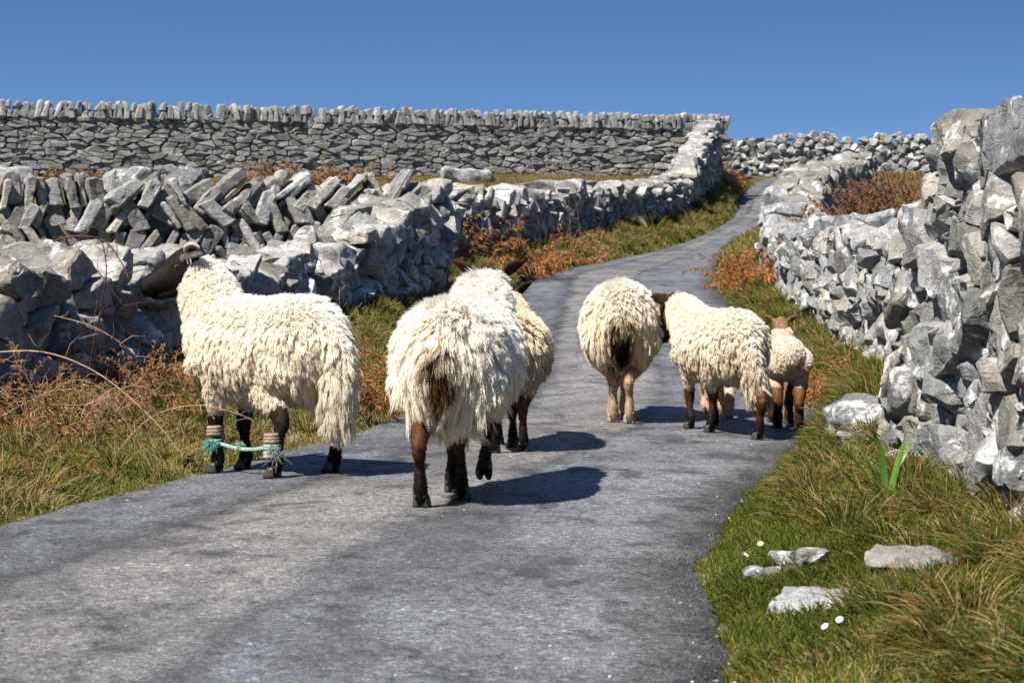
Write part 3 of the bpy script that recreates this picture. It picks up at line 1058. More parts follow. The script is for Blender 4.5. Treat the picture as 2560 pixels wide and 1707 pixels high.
def chain(bm, pts, rad, side=Vector((1, 0, 0)), seg=14, sub=4):
    """smooth tube through joints; rad: list of (r across, r fore-aft). Returns sample list (centre, mean radius)"""
    P = [Vector(p) for p in pts]
    rad = [(r, r) if not hasattr(r, '__len__') else r for r in rad]
    # catmull-rom resample
    Q, Rr = [], []
    for i in range(len(P) - 1):
        p0, p1, p2, p3 = P[max(i - 1, 0)], P[i], P[i + 1], P[min(i + 2, len(P) - 1)]
        for k in range(sub):
            u = k / sub
            q = 0.5 * ((2 * p1) + (p2 - p0) * u + (2 * p0 - 5 * p1 + 4 * p2 - p3) * u * u + (3 * p1 - p0 - 3 * p2 + p3) * u ** 3)
            Q.append(q)
            e = u * u * (3 - 2 * u)
            Rr.append(tuple(rad[i][m] * (1 - e) + rad[i + 1][m] * e for m in range(2)))
    Q.append(P[-1]); Rr.append(rad[-1])
    rings = []
    n = len(Q)
    T = [(Q[min(i + 1, n - 1)] - Q[max(i - 1, 0)]).normalized() for i in range(n)]
    def ax(i):
        u = side - T[i] * side.dot(T[i])
        u.normalize()
        return u, T[i].cross(u).normalized()
    u, v = ax(0)
    for k, f in ((0.9, .35), (0.55, .8)):
        rings.append((Q[0] - T[0] * Rr[0][1] * k * 0.6, u * Rr[0][0] * f, v * Rr[0][1] * f))
    for i in range(n):
        u, v = ax(i)
        rings.append((Q[i], u * Rr[i][0], v * Rr[i][1]))
    for k, f in ((0.55, .8), (0.9, .35)):
        rings.append((Q[-1] + T[-1] * Rr[-1][1] * k * 0.6, u * Rr[-1][0] * f, v * Rr[-1][1] * f))
    ring_loft(bm, rings, seg)
    return [(q, (r[0] + r[1]) / 2) for q, r in zip(Q, Rr)]


def hoof_mesh(scale):
    """cloven hoof: two claws and two dew claws; sole at z=0, toe towards +y"""
    bm = bmesh.new()
    for s in (-1, 1):
        rings = []
        for z, y, w, l in ((0.0, 0.012, 0.017, 0.036), (0.012, 0.010, 0.017, 0.034), (0.030, 0.002, 0.0155, 0.026), (0.046, -0.004, 0.013, 0.020)):
            rings.append((Vector((s * 0.0185, y, z)) * scale, Vector((w, 0, 0)) * scale, Vector((0, l, 0)) * scale))
        ring_loft(bm, rings, 12)
        ring_loft(bm, [(Vector((s * 0.016, -0.028, 0.052)) * scale, Vector((.009, 0, 0)) * scale, Vector((0, .006, 0)) * scale),
                       (Vector((s * 0.016, -0.034, 0.040)) * scale, Vector((.005, 0, 0)) * scale, Vector((0, .004, 0)) * scale)], 8)
    bmesh.ops.recalc_face_normals(bm, faces=bm.faces)
    me = bpy.data.meshes.new('hoof')
    bm.to_mesh(me); bm.free()
    me.polygons.foreach_set('use_smooth', [True] * len(me.polygons))
    return me


def sphere_mesh(r, name='eye', sub=3):
    bm = bmesh.new()
    bmesh.ops.create_icosphere(bm, subdivisions=sub, radius=r)
    me = bpy.data.meshes.new(name)
    bm.to_mesh(me); bm.free()
    me.polygons.foreach_set('use_smooth', [True] * len(me.polygons))
    return me


def tube_mesh(pts, rad, name, seg=8, sub=4):
    bm = bmesh.new()
    chain(bm, pts, rad, Vector((0.3, 0.9, 0.2)), seg, sub)
    bmesh.ops.recalc_face_normals(bm, faces=bm.faces)
    me = bpy.data.meshes.new(name)
    bm.to_mesh(me); bm.free()
    me.polygons.foreach_set('use_smooth', [True] * len(me.polygons))
    return me


def sheep(label, loc, yaw, sc, feet, poll, nose, tail='dock', strands=26000, locks=900, seed=1, lamb=False, woolL=0.06, curl=0.0, fuzz=0.5,
          cream=(0.80, 0.72, 0.56), white=(0.86, 0.83, 0.77), legc=((0.16, 0.062, 0.024), (0.012, 0.010, 0.009)), headc=(0.020, 0.013, 0.010), stain=None,
          ears=(0.35, 0.25), horn=None, pale_hoof=False, width=1.0, legw=1.0, wool_low=1.0, dirty=0.0, hang=1.0, group=None, legwool=0.0, skirt=0.0, ear_fwd=.028, earc=None, clump=.72, r0=.0013):
    rnd = random.Random(seed)
    rng = np.random.default_rng(seed)
    root = empty('lamb' if lamb else 'sheep', loc, yaw)
    tag(root, label, 'lamb' if lamb else 'sheep', group)
    cy, sy = math.cos(-yaw), math.sin(-yaw)

    def loc_of(p):           # world -> local (metres, unscaled)
        x, y, z = p[0] - loc[0], p[1] - loc[1], p[2] - loc[2]
        return Vector((cy * x - sy * y, sy * x + cy * y, z))

    F = {k: loc_of(v) for k, v in feet.items()}
    V = lambda x, y, z: Vector((x * sc, y * sc, z * sc))
    bm = bmesh.new()
    parts = []                                  # (kind, samples)
    W = width
    # trunk: deep chest, round barrel, square rump
    if lamb:
        prof = [(-.215, .405, .075, .085), (-.17, .40, .105, .115), (-.08, .39, .112, .122), (.05, .385, .108, .120), (.15, .39, .098, .118), (.21, .41, .075, .095)]
    else:
        prof = [(-.405, .565, .125, .150), (-.345, .555, .19, .205), (-.23, .548, .222 + .01 * skirt, .222), (-.06, .535, .232 + .015 * skirt, .222), (.12, .540, .215, .222), (.25, .560, .18, .220), (.345, .585, .125, .180)]
    rings = []
    y0, z0, a0, b0 = prof[0]
    rings.append((V(0, y0 - .04, z0), V(a0 * .55 * W, 0, 0), V(0, 0, b0 * .55)))
    for y, z, a, b in prof:
        rings.append((V(0, y, z), V(a * W, 0, 0), V(0, 0, b)))
    y1, z1, a1, b1 = prof[-1]
    rings.append((V(0, y1 + .04, z1), V(a1 * .5 * W, 0, 0), V(0, 0, b1 * .5)))
    ring_loft(bm, rings, 24)
    parts.append(('trunk', [(r[0], (r[1].length + r[2].length) / 2) for r in rings]))
    # fill samples between rings
    # neck
    pl, ns = loc_of(poll), loc_of(nose)
    hd = (ns - pl).normalized()
    hl = (ns - pl).length
    if lamb:
        nb = V(0, .17, .42)
        nk = [nb, nb.lerp(pl, .55) + V(0, 0, -.005), pl + hd * .02 - V(0, 0, .02)]
        nr = [.085 * sc, .062 * sc, .050 * sc]
    else:
        nb = V(0, .26, .60)
        nk = [nb, nb.lerp(pl, .5) + V(0, .01, -.01), nb.lerp(pl, .92) - V(0, 0, .02)]
        nr = [(.16 * sc, .18 * sc), (.118 * sc, .138 * sc), (.082 * sc, .09 * sc)]
    parts.append(('neck', chain(bm, nk, nr, Vector((1, 0, 0)), 18, 5)))
    # head
    up = Vector((0, 0, 1)) - hd * hd.z
    up.normalize()
    rt = hd.cross(up).normalized()
    hs = hl / 0.27
    hp = [(-.03, -.014, .050, .064), (.02, -.010, .066, .086), (.065, -.018, .066, .094), (.105, -.024, .058, .090), (.145, -.018, .048, .068), (.19, -.012, .041, .050), (.232, -.010, .040, .042), (.258, -.014, .037, .037), (.272, -.018, .027, .026)]
    hr = []
    for d, dz, a, b in hp:
        hr.append((pl + hd * d * hs + up * dz * hs, rt * a * hs, up * b * hs))
    ring_loft(bm, hr, 18)
    jw = [pl + hd * d_ * hs + up * z_ * hs for d_, z_ in ((.03, -.070), (.09, -.086), (.15, -.078), (.205, -.066), (.236, -.060))]
    chain(bm, jw, [(.040 * hs, .034 * hs), (.044 * hs, .034 * hs), (.034 * hs, .024 * hs), (.027 * hs, .017 * hs), (.022 * hs, .013 * hs)], rt, 12, 3)
    # brow ridges and lips
    for s in (-1, 1):
        c = pl + hd * .088 * hs + up * .030 * hs + rt * s * .043 * hs
        ring_loft(bm, [(c - hd * .022 * hs, rt * .006 * hs, up * .006 * hs), (c, rt * .016 * hs, up * .014 * hs), (c + hd * .026 * hs, rt * .006 * hs, up * .006 * hs)], 10)
    parts.append(('head', [(r[0], (r[1].length + r[2].length) / 2) for r in hr]))
    # ears
    eo, eu = ears
    for s in (-1, 1):
        b = pl + hd * ear_fwd * hs + up * .028 * hs + rt * s * .050 * hs
        d = (rt * s * 1.0 + up * eu - hd * eo).normalized()
        th = (up - d * up.dot(d) + hd * .25).normalized()
        th = (th - d * th.dot(d)).normalized()
        wd = d.cross(th).normalized()
        L = (.128 if not lamb else .105) * hs
        er = []
        for f, w in ((0, .016), (.18, .026), (.42, .036), (.68, .031), (.88, .018), (1.0, .007)):
            er.append((b + d * L * f + th * (.010 * math.sin(f * 3)) * hs, wd * w * hs, th * max(.0095, .012 - .004 * f) * max(hs, .9)))
        ring_loft(bm, er, 12)
        parts.append(('ear', [(r[0], .022 * hs) for r in er]))
    # legs
    lw = legw * sc
    ankle = {}
    for key in ('hl', 'hr', 'fl', 'fr'):
        f = F[key]
        s = -1 if key[1] == 'l' else 1
        lift = max(0.0, f.z)
        if lamb:
            hipx, fz = .062, .40
            if key[0] == 'h':
                hip, knee = V(s * hipx, -.13, .385), V(s * (hipx + .008), -.075, .285)
                hock = f + V(0, -.035, .165)
                rr = [(.085, .10), (.052, .066), (.031, .036), (.026, .028), (.030, .032), (.026, .028)]
            else:
                hip, knee = V(s * .058, .15, .37), V(s * .06, .135, .26)
                hock = f + V(0, -.005 + .5 * lift, .135)
                rr = [(.06, .085), (.04, .05), (.031, .034), (.025, .027), (.029, .031), (.026, .028)]
            fet = f + V(0, -.012, .052)
            mid = hock.lerp(fet, .5)
            pts = [hip, knee, hock, mid, fet, f + V(0, 0, .026)]
        else:
            if key[0] == 'h':
                hip, knee = V(s * .115, -.25, .50), V(s * .125, -.17, .38)
                hock = f + V(0, -.045, .255)
                if lift > .02:
                    hock = f + V(0, .02, .24)
                rr = [(.105, .15), (.056, .088), (.029, .041), (.0185, .024), (.027, .031), (.025, .031)]
            else:
                hip, knee = V(s * .11, .22, .50), V(s * .105, .20, .385)
                hock = f + V(0, 0.0, .215)
                if lift > .02:
                    hock = f + V(0, .075, .20)
                rr = [(.085, .12), (.044, .058), (.030, .034), (.0180, .022), (.027, .031), (.025, .031)]
            fet = f + V(0, -.018, .070)
            if lift > .02:
                fet = f + V(0, .03, .072)
            mid = hock.lerp(fet, .5)
            pts = [hip, knee, hock, mid, fet, f + V(0, -.002, .032)]
        sm_ = chain(bm, pts, [(a * (lw if i > 1 else sc), b * (lw if i > 1 else sc)) for i, (a, b) in enumerate(rr)], Vector((1, 0, 0)), 14, 4)
        parts.append(('thigh', sm_[:7]))
        parts.append(('leg', sm_[7:]))
        ankle[key] = (fet, lift)
    # tail
    if tail == 'long':
        tp = [V(0, -.40, .66), V(0, -.475, .56), V(0.005, -.485, .42), V(0.01, -.475, .28), V(0.012, -.47, .20)]
        parts.append(('tail', chain(bm, tp, [.05 * sc, .052 * sc, .052 * sc, .045 * sc, .03 * sc], Vector((1, 0, 0)), 12, 4)))
    elif tail == 'curved':
        tp = [V(0, -.40, .62), V(0.01, -.46, .50), V(0.03, -.47, .36), V(0.06, -.46, .24), V(0.085, -.46, .19)]
        parts.append(('tail', chain(bm, tp, [.048 * sc, .05 * sc, .05 * sc, .045 * sc, .035 * sc], Vector((1, 0, 0)), 12, 4)))
    elif lamb:
        parts.append(('trunk', chain(bm, [V(0, -.215, .455), V(0, -.245, .415), V(0, -.25, .375)], [.036 * sc, .037 * sc, .026 * sc], Vector((1, 0, 0)), 10, 3)))
    else:
        parts.append(('tail', chain(bm, [V(0, -.40, .63), V(0, -.455, .57), V(0, -.46, .50)], [.05 * sc, .045 * sc, .03 * sc], Vector((1, 0, 0)), 10, 3)))
    bmesh.ops.recalc_face_normals(bm, faces=bm.faces)
    me = bpy.data.meshes.new('body_raw')
    bm.to_mesh(me); bm.free()
    tmp = bpy.data.objects.new('body_raw', me)
    COL.objects.link(tmp)
    md = tmp.modifiers.new('r', 'REMESH')
    md.mode = 'VOXEL'; md.voxel_size = 0.0085 if not lamb else 0.007
    md2 = tmp.modifiers.new('s', 'SMOOTH')
    md2.iterations = 5; md2.factor = 0.5
    dg = bpy.context.evaluated_depsgraph_get()
    body = bpy.data.meshes.new_from_object(tmp.evaluated_get(dg))
    bpy.data.objects.remove(tmp)
    bpy.data.meshes.remove(me)
    body.name = 'body'
    body.materials.clear()
    nv = len(body.vertices)
    co = np.zeros(nv * 3, np.float32)
    body.vertices.foreach_get('co', co)
    co = co.reshape(-1, 3).astype(float)
    nr_ = np.zeros(nv * 3, np.float32)
    body.vertices.foreach_get('normal', nr_)
    nr_ = nr_.reshape(-1, 3).astype(float)
    body.polygons.foreach_set('use_smooth', [True] * len(body.polygons))
    # nearest part for every vertex
    kinds = ['trunk', 'neck', 'head', 'ear', 'thigh', 'leg', 'tail']
    best = np.full(nv, 1e9); lab = np.zeros(nv, int)
    for kd, smp in parts:
        for c, r in smp:
            d = np.linalg.norm(co - np.array(c), axis=1) / r
            b = d < best
            best[b] = d[b]; lab[b] = kinds.index(kd)
    isk = lambda k: lab == kinds.index(k)
    woolmask = (isk('trunk') | isk('neck') | isk('tail') | isk('thigh')).astype(float)
    low = (0.25 if not lamb else .235) * sc * wool_low
    zz = co[:, 2]
    woolmask *= np.where(isk('thigh'), np.clip((zz - low) / (.05 * sc), 0, 1), 1.0)
    woolmask *= np.clip((zz - .16 * sc) / .03, 0, 1)
    # bare skin of the face, short hair on the legs
    top = np.clip((zz / sc - .09) / .24, 0, 1)[:, None]
    lc_up, lc_lo = np.array(legc[0]), np.array(legc[1])
    col = np.tile(np.array(cream) * (.75 if not lamb else .58), (nv, 1))
    lcol = lc_lo * (1 - top) + lc_up * top
    isleg = isk('leg') | (isk('thigh') & (woolmask < .5))
    col[isleg] = lcol[isleg]
    hk_ = (np.clip(1 - (zz - low) / (.07 * sc), 0, 1) * isk('thigh') * .85)[:, None]
    col = col * (1 - hk_) + lcol * hk_
    hcol = np.array(headc)
    col[isk('head') | isk('ear')] = hcol
    if earc is not None:
        col[isk('ear')] = np.array(earc)
    # nose and lips a little darker, bridge browner
    dn_ = (co - np.array(pl)) @ np.array(hd) / hs
    hk = isk('head')
    col[hk] *= np.clip(1.25 - 1.6 * np.clip(dn_[hk] - .19, 0, .08) / .08 * .5, .5, 1.3)[:, None]
    nz = np.zeros(nv, bool)
    for s_ in (-1, 1):
        nz |= np.linalg.norm(co - np.array(pl + hd * .262 * hs + rt * s_ * .017 * hs - up * .012 * hs), axis=1) < .010 * hs
    mo = hk & (dn_ > .15) & (np.abs((co - np.array(pl)) @ np.array(up) / hs + .058 - (.236 - dn_) * .10) < .0050)
    col[nz | mo] *= .25
    if stain is not None:
        sx, sy_, sz, sr, scol, s2 = stain
        d = np.sqrt(((co[:, 0] / sc - sx) / (sr * .62)) ** 2 + ((co[:, 1] / sc - sy_) / .16) ** 2 + ((co[:, 2] / sc - sz) / (sr * 1.5)) ** 2)
        k = np.clip(1.4 - d, 0, 1)[:, None] * (woolmask[:, None] > .1)
        col = col * (1 - k) + np.array(scol) * k
    at = body.attributes.new('tint', 'FLOAT_COLOR', 'POINT')
    c4 = np.ones((nv, 4), np.float32); c4[:, :3] = col
    at.data.foreach_set('color', c4.ravel())
    bo = link_mesh('body', body, MAT_HIDE, root)

    # ---------------- fleece
    body.calc_loop_triangles()
    nt = len(body.loop_triangles)
    tri = np.zeros(nt * 3, np.int32)
    body.loop_triangles.foreach_get('vertices', tri)
    tri = tri.reshape(-1, 3)
    A, B, C = co[tri[:, 0]], co[tri[:, 1]], co[tri[:, 2]]
    area = np.linalg.norm(np.cross(B - A, C - A), axis=1)
    wt = woolmask[tri].mean(1)
    wt = np.where(wt < .15, 0, wt)
    pr = area * wt
    pr /= pr.sum()

    def sample(n):
        t = rng.choice(nt, n, p=pr)
        u, v = rng.random(n), rng.random(n)
        m = u + v > 1
        u[m], v[m] = 1 - u[m], 1 - v[m]
        w = 1 - u - v
        P = A[t] * w[:, None] + B[t] * u[:, None] + C[t] * v[:, None]
        Nn = nr_[tri[t, 0]] * w[:, None] + nr_[tri[t, 1]] * u[:, None] + nr_[tri[t, 2]] * v[:, None]
        Nn /= np.linalg.norm(Nn, axis=1)[:, None] + 1e-9
        return P, Nn, lab[tri[t, 0]]

    K = 7
    LP, LN, LL = sample(locks)
    zlo, zhi = .28 * sc, .78 * sc

    def field(P, Nn, kk):
        """length and hang direction of the wool at each root"""
        h = np.clip((P[:, 2] - zlo) / (zhi - zlo), 0, 1)
        back = np.clip((-P[:, 1] / sc - .12) / .25, 0, 1)
        L = woolL * sc * (0.50 + .82 * (1 - h) ** 1.2 * (0.45 + .55 * back) * hang)
        L = np.where(kk == kinds.index('tail'), L * (1.15 if not lamb else .6), L)
        L = np.where(kk == kinds.index('neck'), L * .8, L)
        L = np.where(kk == kinds.index('thigh'), L * (.42 + .3 * h), L)
        L = L * np.where(P[:, 2] < .26 * sc, .6, 1.0)
        L = np.where((kk == kinds.index('thigh')), L * np.clip((P[:, 2] - low) / (.16 * sc), .22, 1.0), L)
        nearleg = (kk != kinds.index('tail')) & (np.abs(P[:, 0]) > .05 * sc) & (P[:, 2] < low + .11 * sc)
        L = np.where(nearleg, np.minimum(L, (.055 if not lamb else .018) * sc * np.clip((P[:, 2] - low) / (.11 * sc), .42, 1.0)), L)
        down = np.tile(np.array([0, -.25, -1.0]), (len(P), 1))
        down[:, 1] = np.where(Nn[:, 2] > .5, -1.0, -.2)
        t = down - Nn * (down * Nn).sum(1)[:, None]
        t /= np.linalg.norm(t, axis=1)[:, None] + 1e-6
        return L, t, h

    def paths(P, Nn, kk, ph, L, t, h, jitter):
        lift0 = (.50 + .26 * h)[:, None] if not lamb else .72
        X = np.zeros((len(P), K, 3))
        X[:, 0] = P - Nn * .004
        sag = (.42 + .85 * hang * (1 - h)) * (0.35 if lamb else 1)
        for k in range(1, K):
            f = k / (K - 1)
            d = Nn * lift0 * (1 - .55 * f * np.minimum(1, sag))[:, None] + t * (sag * (.35 + 1.05 * f))[:, None] + jitter
            d /= np.linalg.norm(d, axis=1)[:, None]
            X[:, k] = X[:, k - 1] + d * (L / (K - 1))[:, None]
        if curl > 0:
            bt = np.cross(Nn, t)
            for k in range(1, K):
                f = k / (K - 1)
                a = curl * sc * f * L / (woolL * sc)
                X[:, k] += bt * (a * np.sin(ph + f * 7.5))[:, None] + Nn * (a * .7 * np.cos(ph + f * 7.5))[:, None]
        return X

    lph = rng.random(locks) * 6.28
    lL, lt, lh = field(LP, LN, LL)
    lL = lL * rng.uniform(.75, 1.25, locks)
    lj = rng.normal(0, .11 if not lamb else .1, (locks, 3))
    LX = paths(LP, LN, LL, lph, lL, lt, lh, lj)
    P, Nn, kk = sample(strands)
    kd = KDTree(locks)
    for i in range(locks):
        kd.insert(LP[i], i)
    kd.balance()
    own = np.array([kd.find(p)[1] for p in P])
    L, t, h = field(P, Nn, kk)
    L = L * rng.uniform(.8, 1.12, strands) * (lL / field(LP, LN, LL)[0])[own]
    X = paths(P, Nn, kk, lph[own], L, t, h, lj[own] + rng.normal(0, .05, (strands, 3)))
    # draw strands into their lock, most at the tips; the back stays fluffier
    fr = rng.random(strands)
    stray = fr < .12 + .40 * fuzz * h
    cl = clump * (1 - .75 * fuzz * h) * np.where(stray, .25, 1.0) * (1 - 0.5 * lamb)
    for k in range(K):
        f = (k / (K - 1)) ** 0.8
        tgt = P + (LP[own] - P) * min(1.0, f * 1.15) + (LX[own, k] - LX[own, 0]) * (L / lL[own])[:, None]
        X[:, k] += (tgt - X[:, k]) * (cl * f)[:, None]
    X += rng.normal(0, .0016, X.shape) * (np.arange(K) / (K - 1))[None, :, None]
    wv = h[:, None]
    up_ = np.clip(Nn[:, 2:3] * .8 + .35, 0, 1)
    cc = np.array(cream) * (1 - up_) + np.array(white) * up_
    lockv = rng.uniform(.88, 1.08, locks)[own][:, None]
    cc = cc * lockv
    if dirty > 0:
        kx = np.clip((1 - h) * 1.3 - .35, 0, 1) * dirty * rng.uniform(.3, 1, locks)[own]
        cc = cc * (1 - kx[:, None]) + np.array((.20, .13, .06)) * kx[:, None]
    hem = np.clip(1 - (P[:, 2] - low) / (.075 * sc), 0, 1) * (kk == kinds.index('thigh')) * .8
    cc = cc * (1 - hem[:, None]) + (np.array(legc[0]) * 1.15 + .012) * hem[:, None]
    if stain is not None:
        sx, sy_, sz, sr, scol, s2 = stain
        d = np.sqrt(((P[:, 0] / sc - sx) / (sr * .62)) ** 2 + ((P[:, 1] / sc - sy_) / .18) ** 2 + ((P[:, 2] / sc - sz) / (sr * 1.5)) ** 2) + rng.normal(0, .12, locks)[own]
        k1 = np.clip((1.7 - d) * 1.2, 0, 1)[:, None] * .55
        k2 = np.clip((1.15 - d) * 2.0, 0, 1)[:, None]
        cc = cc * (1 - k1) + np.array(s2) * k1
        cc = cc * (1 - k2) + np.array(scol) * k2 * rng.uniform(.6, 1.3, locks)[own][:, None]
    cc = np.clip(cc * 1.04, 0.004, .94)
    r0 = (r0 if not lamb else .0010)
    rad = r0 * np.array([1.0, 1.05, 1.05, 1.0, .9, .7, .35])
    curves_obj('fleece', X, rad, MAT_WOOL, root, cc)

    # ---------------- short hair of face and legs
    bare = (1 - woolmask)[tri].mean(1) * (~np.isin(lab[tri[:, 0]], [kinds.index('trunk'), kinds.index('neck'), kinds.index('tail')]))
    pr = area * bare
    pr /= pr.sum()
    ns_ = 7000 if not lamb else 4500
    P, Nn, kk = sample(ns_)
    pc = np.zeros((ns_, 3))
    kdv = KDTree(nv)
    for i in range(0, nv):
        kdv.insert(co[i], i)
    kdv.balance()
    idx = np.array([kdv.find(p)[1] for p in P])
    pc = col[idx] * rng.uniform(.6, 1.5, ns_)[:, None]
    dn = np.tile(np.array([0, -.1, -1.0]), (ns_, 1))
    hm_ = np.isin(kk, [kinds.index('head'), kinds.index('ear')])
    dn[hm_] = -np.array(hd) * .3 + np.array([0, 0, -.3])
    dn -= Nn * (dn * Nn).sum(1)[:, None]
    Ls = (.0075 if not lamb else .008) * rng.uniform(.6, 1.3, ns_) * np.where(hm_, .7, 1.0)
    X = np.zeros((ns_, 3, 3))
    X[:, 0] = P
    X[:, 1] = P + (Nn * .55 + dn * .6) * (Ls * .5)[:, None]
    X[:, 2] = P + (Nn * .60 + dn * 1.0) * Ls[:, None]
    curves_obj('short_coat', X, np.array([.0011, .0009, .0003]), MAT_WOOL, root, np.clip(pc, .003, .9))

    # ---------------- hooves, eyes, horns
    hm = hoof_mesh(sc * (1.0 if not lamb else .82))
    hm.materials.append(MAT_HOOFP if pale_hoof else MAT_HOOF)
    for key, (fet, lift) in ankle.items():
        o = bpy.data.objects.new('hoof', hm)
        COL.objects.link(o)
        o.parent = root
        o.location = F[key]
        if lift > .02:
            o.rotation_euler = (R_(-62), 0, 0)
            o.location = F[key] + Vector((0, .0, .028))
        else:
            o.rotation_euler = (0, 0, rnd.uniform(-.15, .15))
    em = sphere_mesh(.0115 * hs)
    pm = sphere_mesh(.0085 * hs, 'pupil')
    em.materials.append(MAT_EYE); pm.materials.append(MAT_PUPIL)
    for s in (-1, 1):
        c = pl + hd * .094 * hs + up * .012 * hs + rt * s * .0490 * hs
        o = bpy.data.objects.new('eye', em)
        COL.objects.link(o); o.parent = root; o.location = c
        q = bpy.data.objects.new('pupil', pm)
        COL.objects.link(q); q.parent = o; q.location = rt * s * .0045 * hs
    if horn == 'scur':
        for s in (-1, 1):
            b = pl + hd * .035 * hs + up * .050 * hs + rt * s * .030 * hs
            pts = [b, b + up * .022 * hs + rt * s * .016 * hs - hd * .010 * hs, b + up * .020 * hs + rt * s * .034 * hs - hd * .040 * hs, b - up * .006 * hs + rt * s * .042 * hs - hd * .058 * hs]
            link_mesh('horn', tube_mesh(pts, [.011 * hs, .011 * hs, .009 * hs, .005 * hs], 'horn'), MAT_HORN, root)
    elif horn == 'spike':
        for s in (-1, 1):
            b = pl + hd * .03 * hs + up * .05 * hs + rt * s * .032 * hs
            pts = [b, b + up * .05 * hs + rt * s * .02 * hs, b + up * .085 * hs + rt * s * .055 * hs]
            link_mesh('horn', tube_mesh(pts, [.009 * hs, .008 * hs, .004 * hs], 'horn'), MAT_HORND, root)
    return root


def g(x, y, dz=0.0):
    L, R, Z = [float(a) for a in tab(y)[:3]]
    q = max(-1, min(1, (x - (L + R) / 2) / ((R - L) / 2)))
    return (x, y, Z - 0.03 * q * q + dz)


BROWN_BLACK = ((0.15, 0.058, 0.022), (0.014, 0.011, 0.010))
# 1 hobbled ewe, three-quarter rear view, head turned to the wall
sheep('big cream ewe with turquoise rope round its legs, dark face turned to the wall', g(-1.10, 9.17), R_(48), 1.0,
      {'hl': g(-1.022, 8.92), 'hr': g(-.79, 9.13), 'fl': g(-1.325, 9.30), 'fr': g(-1.215, 9.42)},
      (-1.425, 9.48, .925), (-1.690, 9.45, .800), tail='long', strands=110000, locks=4200, seed=3, woolL=.064, curl=.002, fuzz=1.0, clump=.55, r0=.00085, wool_low=.9,
      cream=(.84, .73, .54), white=(.92, .90, .83), legc=((.030, .020, .014), (.010, .009, .008)), headc=(.0085, .0055, .0045), horn='scur', ears=(.80, -.20), ear_fwd=.05, earc=(.085, .075, .068), dirty=.35, width=.95)
# 2 big ewe in the middle, walking away
sheep('largest white ewe in the middle of the road with a brown stained rump', g(-.19, 8.05), R_(-10), .97,
      {'hl': g(-.335, 7.70), 'hr': g(-.19, 7.95), 'fl': g(-.235, 8.22), 'fr': g(-.115, 8.36, .045)},
      (-.112, 8.66, .835), (-.06, 8.90, .70), tail='dock', strands=105000, locks=2700, seed=5, woolL=.104, curl=.002, fuzz=1.1, clump=.74, width=.86, r0=.00090, wool_low=1.15,
      cream=(.86, .77, .60), white=(.93, .90, .83), legc=((.105, .040, .016), (.012, .010, .008)), headc=(.040, .016, .009), ears=(.10, .72), stain=(0.0, -.44, .52, .062, (.060, .032, .012), (.50, .34, .12)), skirt=1.0, hang=1.5)
# 3 sheep behind it
sheep('smaller cream sheep half hidden behind the largest ewe', g(-.02, 10.30), R_(-4), .88,
      {'hl': g(-.086, 10.0), 'hr': g(.055, 10.08), 'fl': g(-.07, 10.52), 'fr': g(.005, 10.36)},
      (-.035, 10.80, .735), (-.03, 11.02, .60), tail='dock', strands=42000, locks=1800, seed=7, woolL=.080, curl=.002, fuzz=.7,
      cream=(.72, .58, .36), white=(.86, .78, .60), legc=BROWN_BLACK, headc=(.02, .013, .010), ears=(.1, .9), dirty=.8)
# 4 ewe ahead, straight rear view
sheep('white ewe with a dirty tail and cream legs walking ahead in mid road', g(.635, 12.22), R_(-2), 1.03,
      {'hl': g(.585, 12.0), 'hr': g(.672, 11.9), 'fl': g(.60, 12.45), 'fr': g(.68, 12.62)},
      (.64, 12.84, .70), (.64, 13.02, .50), tail='dock', strands=60000, locks=2500, seed=9, woolL=.090, curl=.003, fuzz=.95, r0=.0011,
      cream=(.82, .70, .48), white=(.90, .86, .78), legc=((.36, .22, .11), (.40, .30, .19)), headc=(.05, .028, .018), ears=(.3, .2),
      stain=(0.0, -.43, .44, .10, (.030, .020, .008), (.42, .25, .07)), pale_hoof=True, width=.85, hang=1.2, dirty=.2)
# 5 ewe on the right with the long tail
sheep('curly cream ewe with a long tail and brown legs beside the lamb', g(1.125, 11.42), R_(20), .865,
      {'hl': g(1.085, 11.40), 'hr': g(1.30, 11.0), 'fl': g(.99, 11.60), 'fr': g(1.15, 11.86)},
      (.955, 11.98, .705), (.825, 12.02, .47), tail='curved', strands=62000, locks=3300, seed=11, woolL=.066, width=.95, curl=.0045, fuzz=.8, clump=.62, r0=.0011, wool_low=.92,
      cream=(.80, .68, .47), white=(.90, .86, .78), legc=((.13, .052, .022), (.016, .012, .010)), headc=(.055, .024, .013), ears=(-.1, 1.2), horn='spike', dirty=.75)
# 6 lamb
sheep('small shorn-looking lamb with brown legs at the right road edge', g(1.585, 12.0), R_(-4), 1.0,
      {'hl': g(1.515, 11.86), 'hr': g(1.628, 11.80), 'fl': g(1.53, 12.22), 'fr': g(1.62, 12.16)},
      (1.58, 12.20, .565), (1.585, 12.38, .48), strands=16000, locks=2600, seed=13, lamb=True, woolL=.018, fuzz=.4,
      cream=(.78, .64, .50), white=(.88, .82, .74), legc=((.22, .088, .030), (.045, .022, .012)), headc=(.16, .09, .05), ears=(.2, .5), legw=.92, wool_low=.88, width=.95)
# 7 lamb hidden behind the curly ewe
sheep('pale-legged lamb almost hidden behind the curly long-tailed ewe', g(1.245, 12.62), R_(3), .95,
      {'hl': g(1.185, 12.50), 'hr': g(1.297, 12.42), 'fl': g(1.19, 12.82), 'fr': g(1.29, 12.78)},
      (1.24, 12.86, .46), (1.24, 13.0, .36), strands=9000, locks=1500, seed=15, lamb=True, woolL=.018, fuzz=.4,
      cream=(.72, .60, .48), white=(.84, .78, .70), legc=((.60, .48, .38), (.50, .34, .25)), headc=(.35, .25, .18), ears=(.2, .4), legw=1.05, pale_hoof=True)

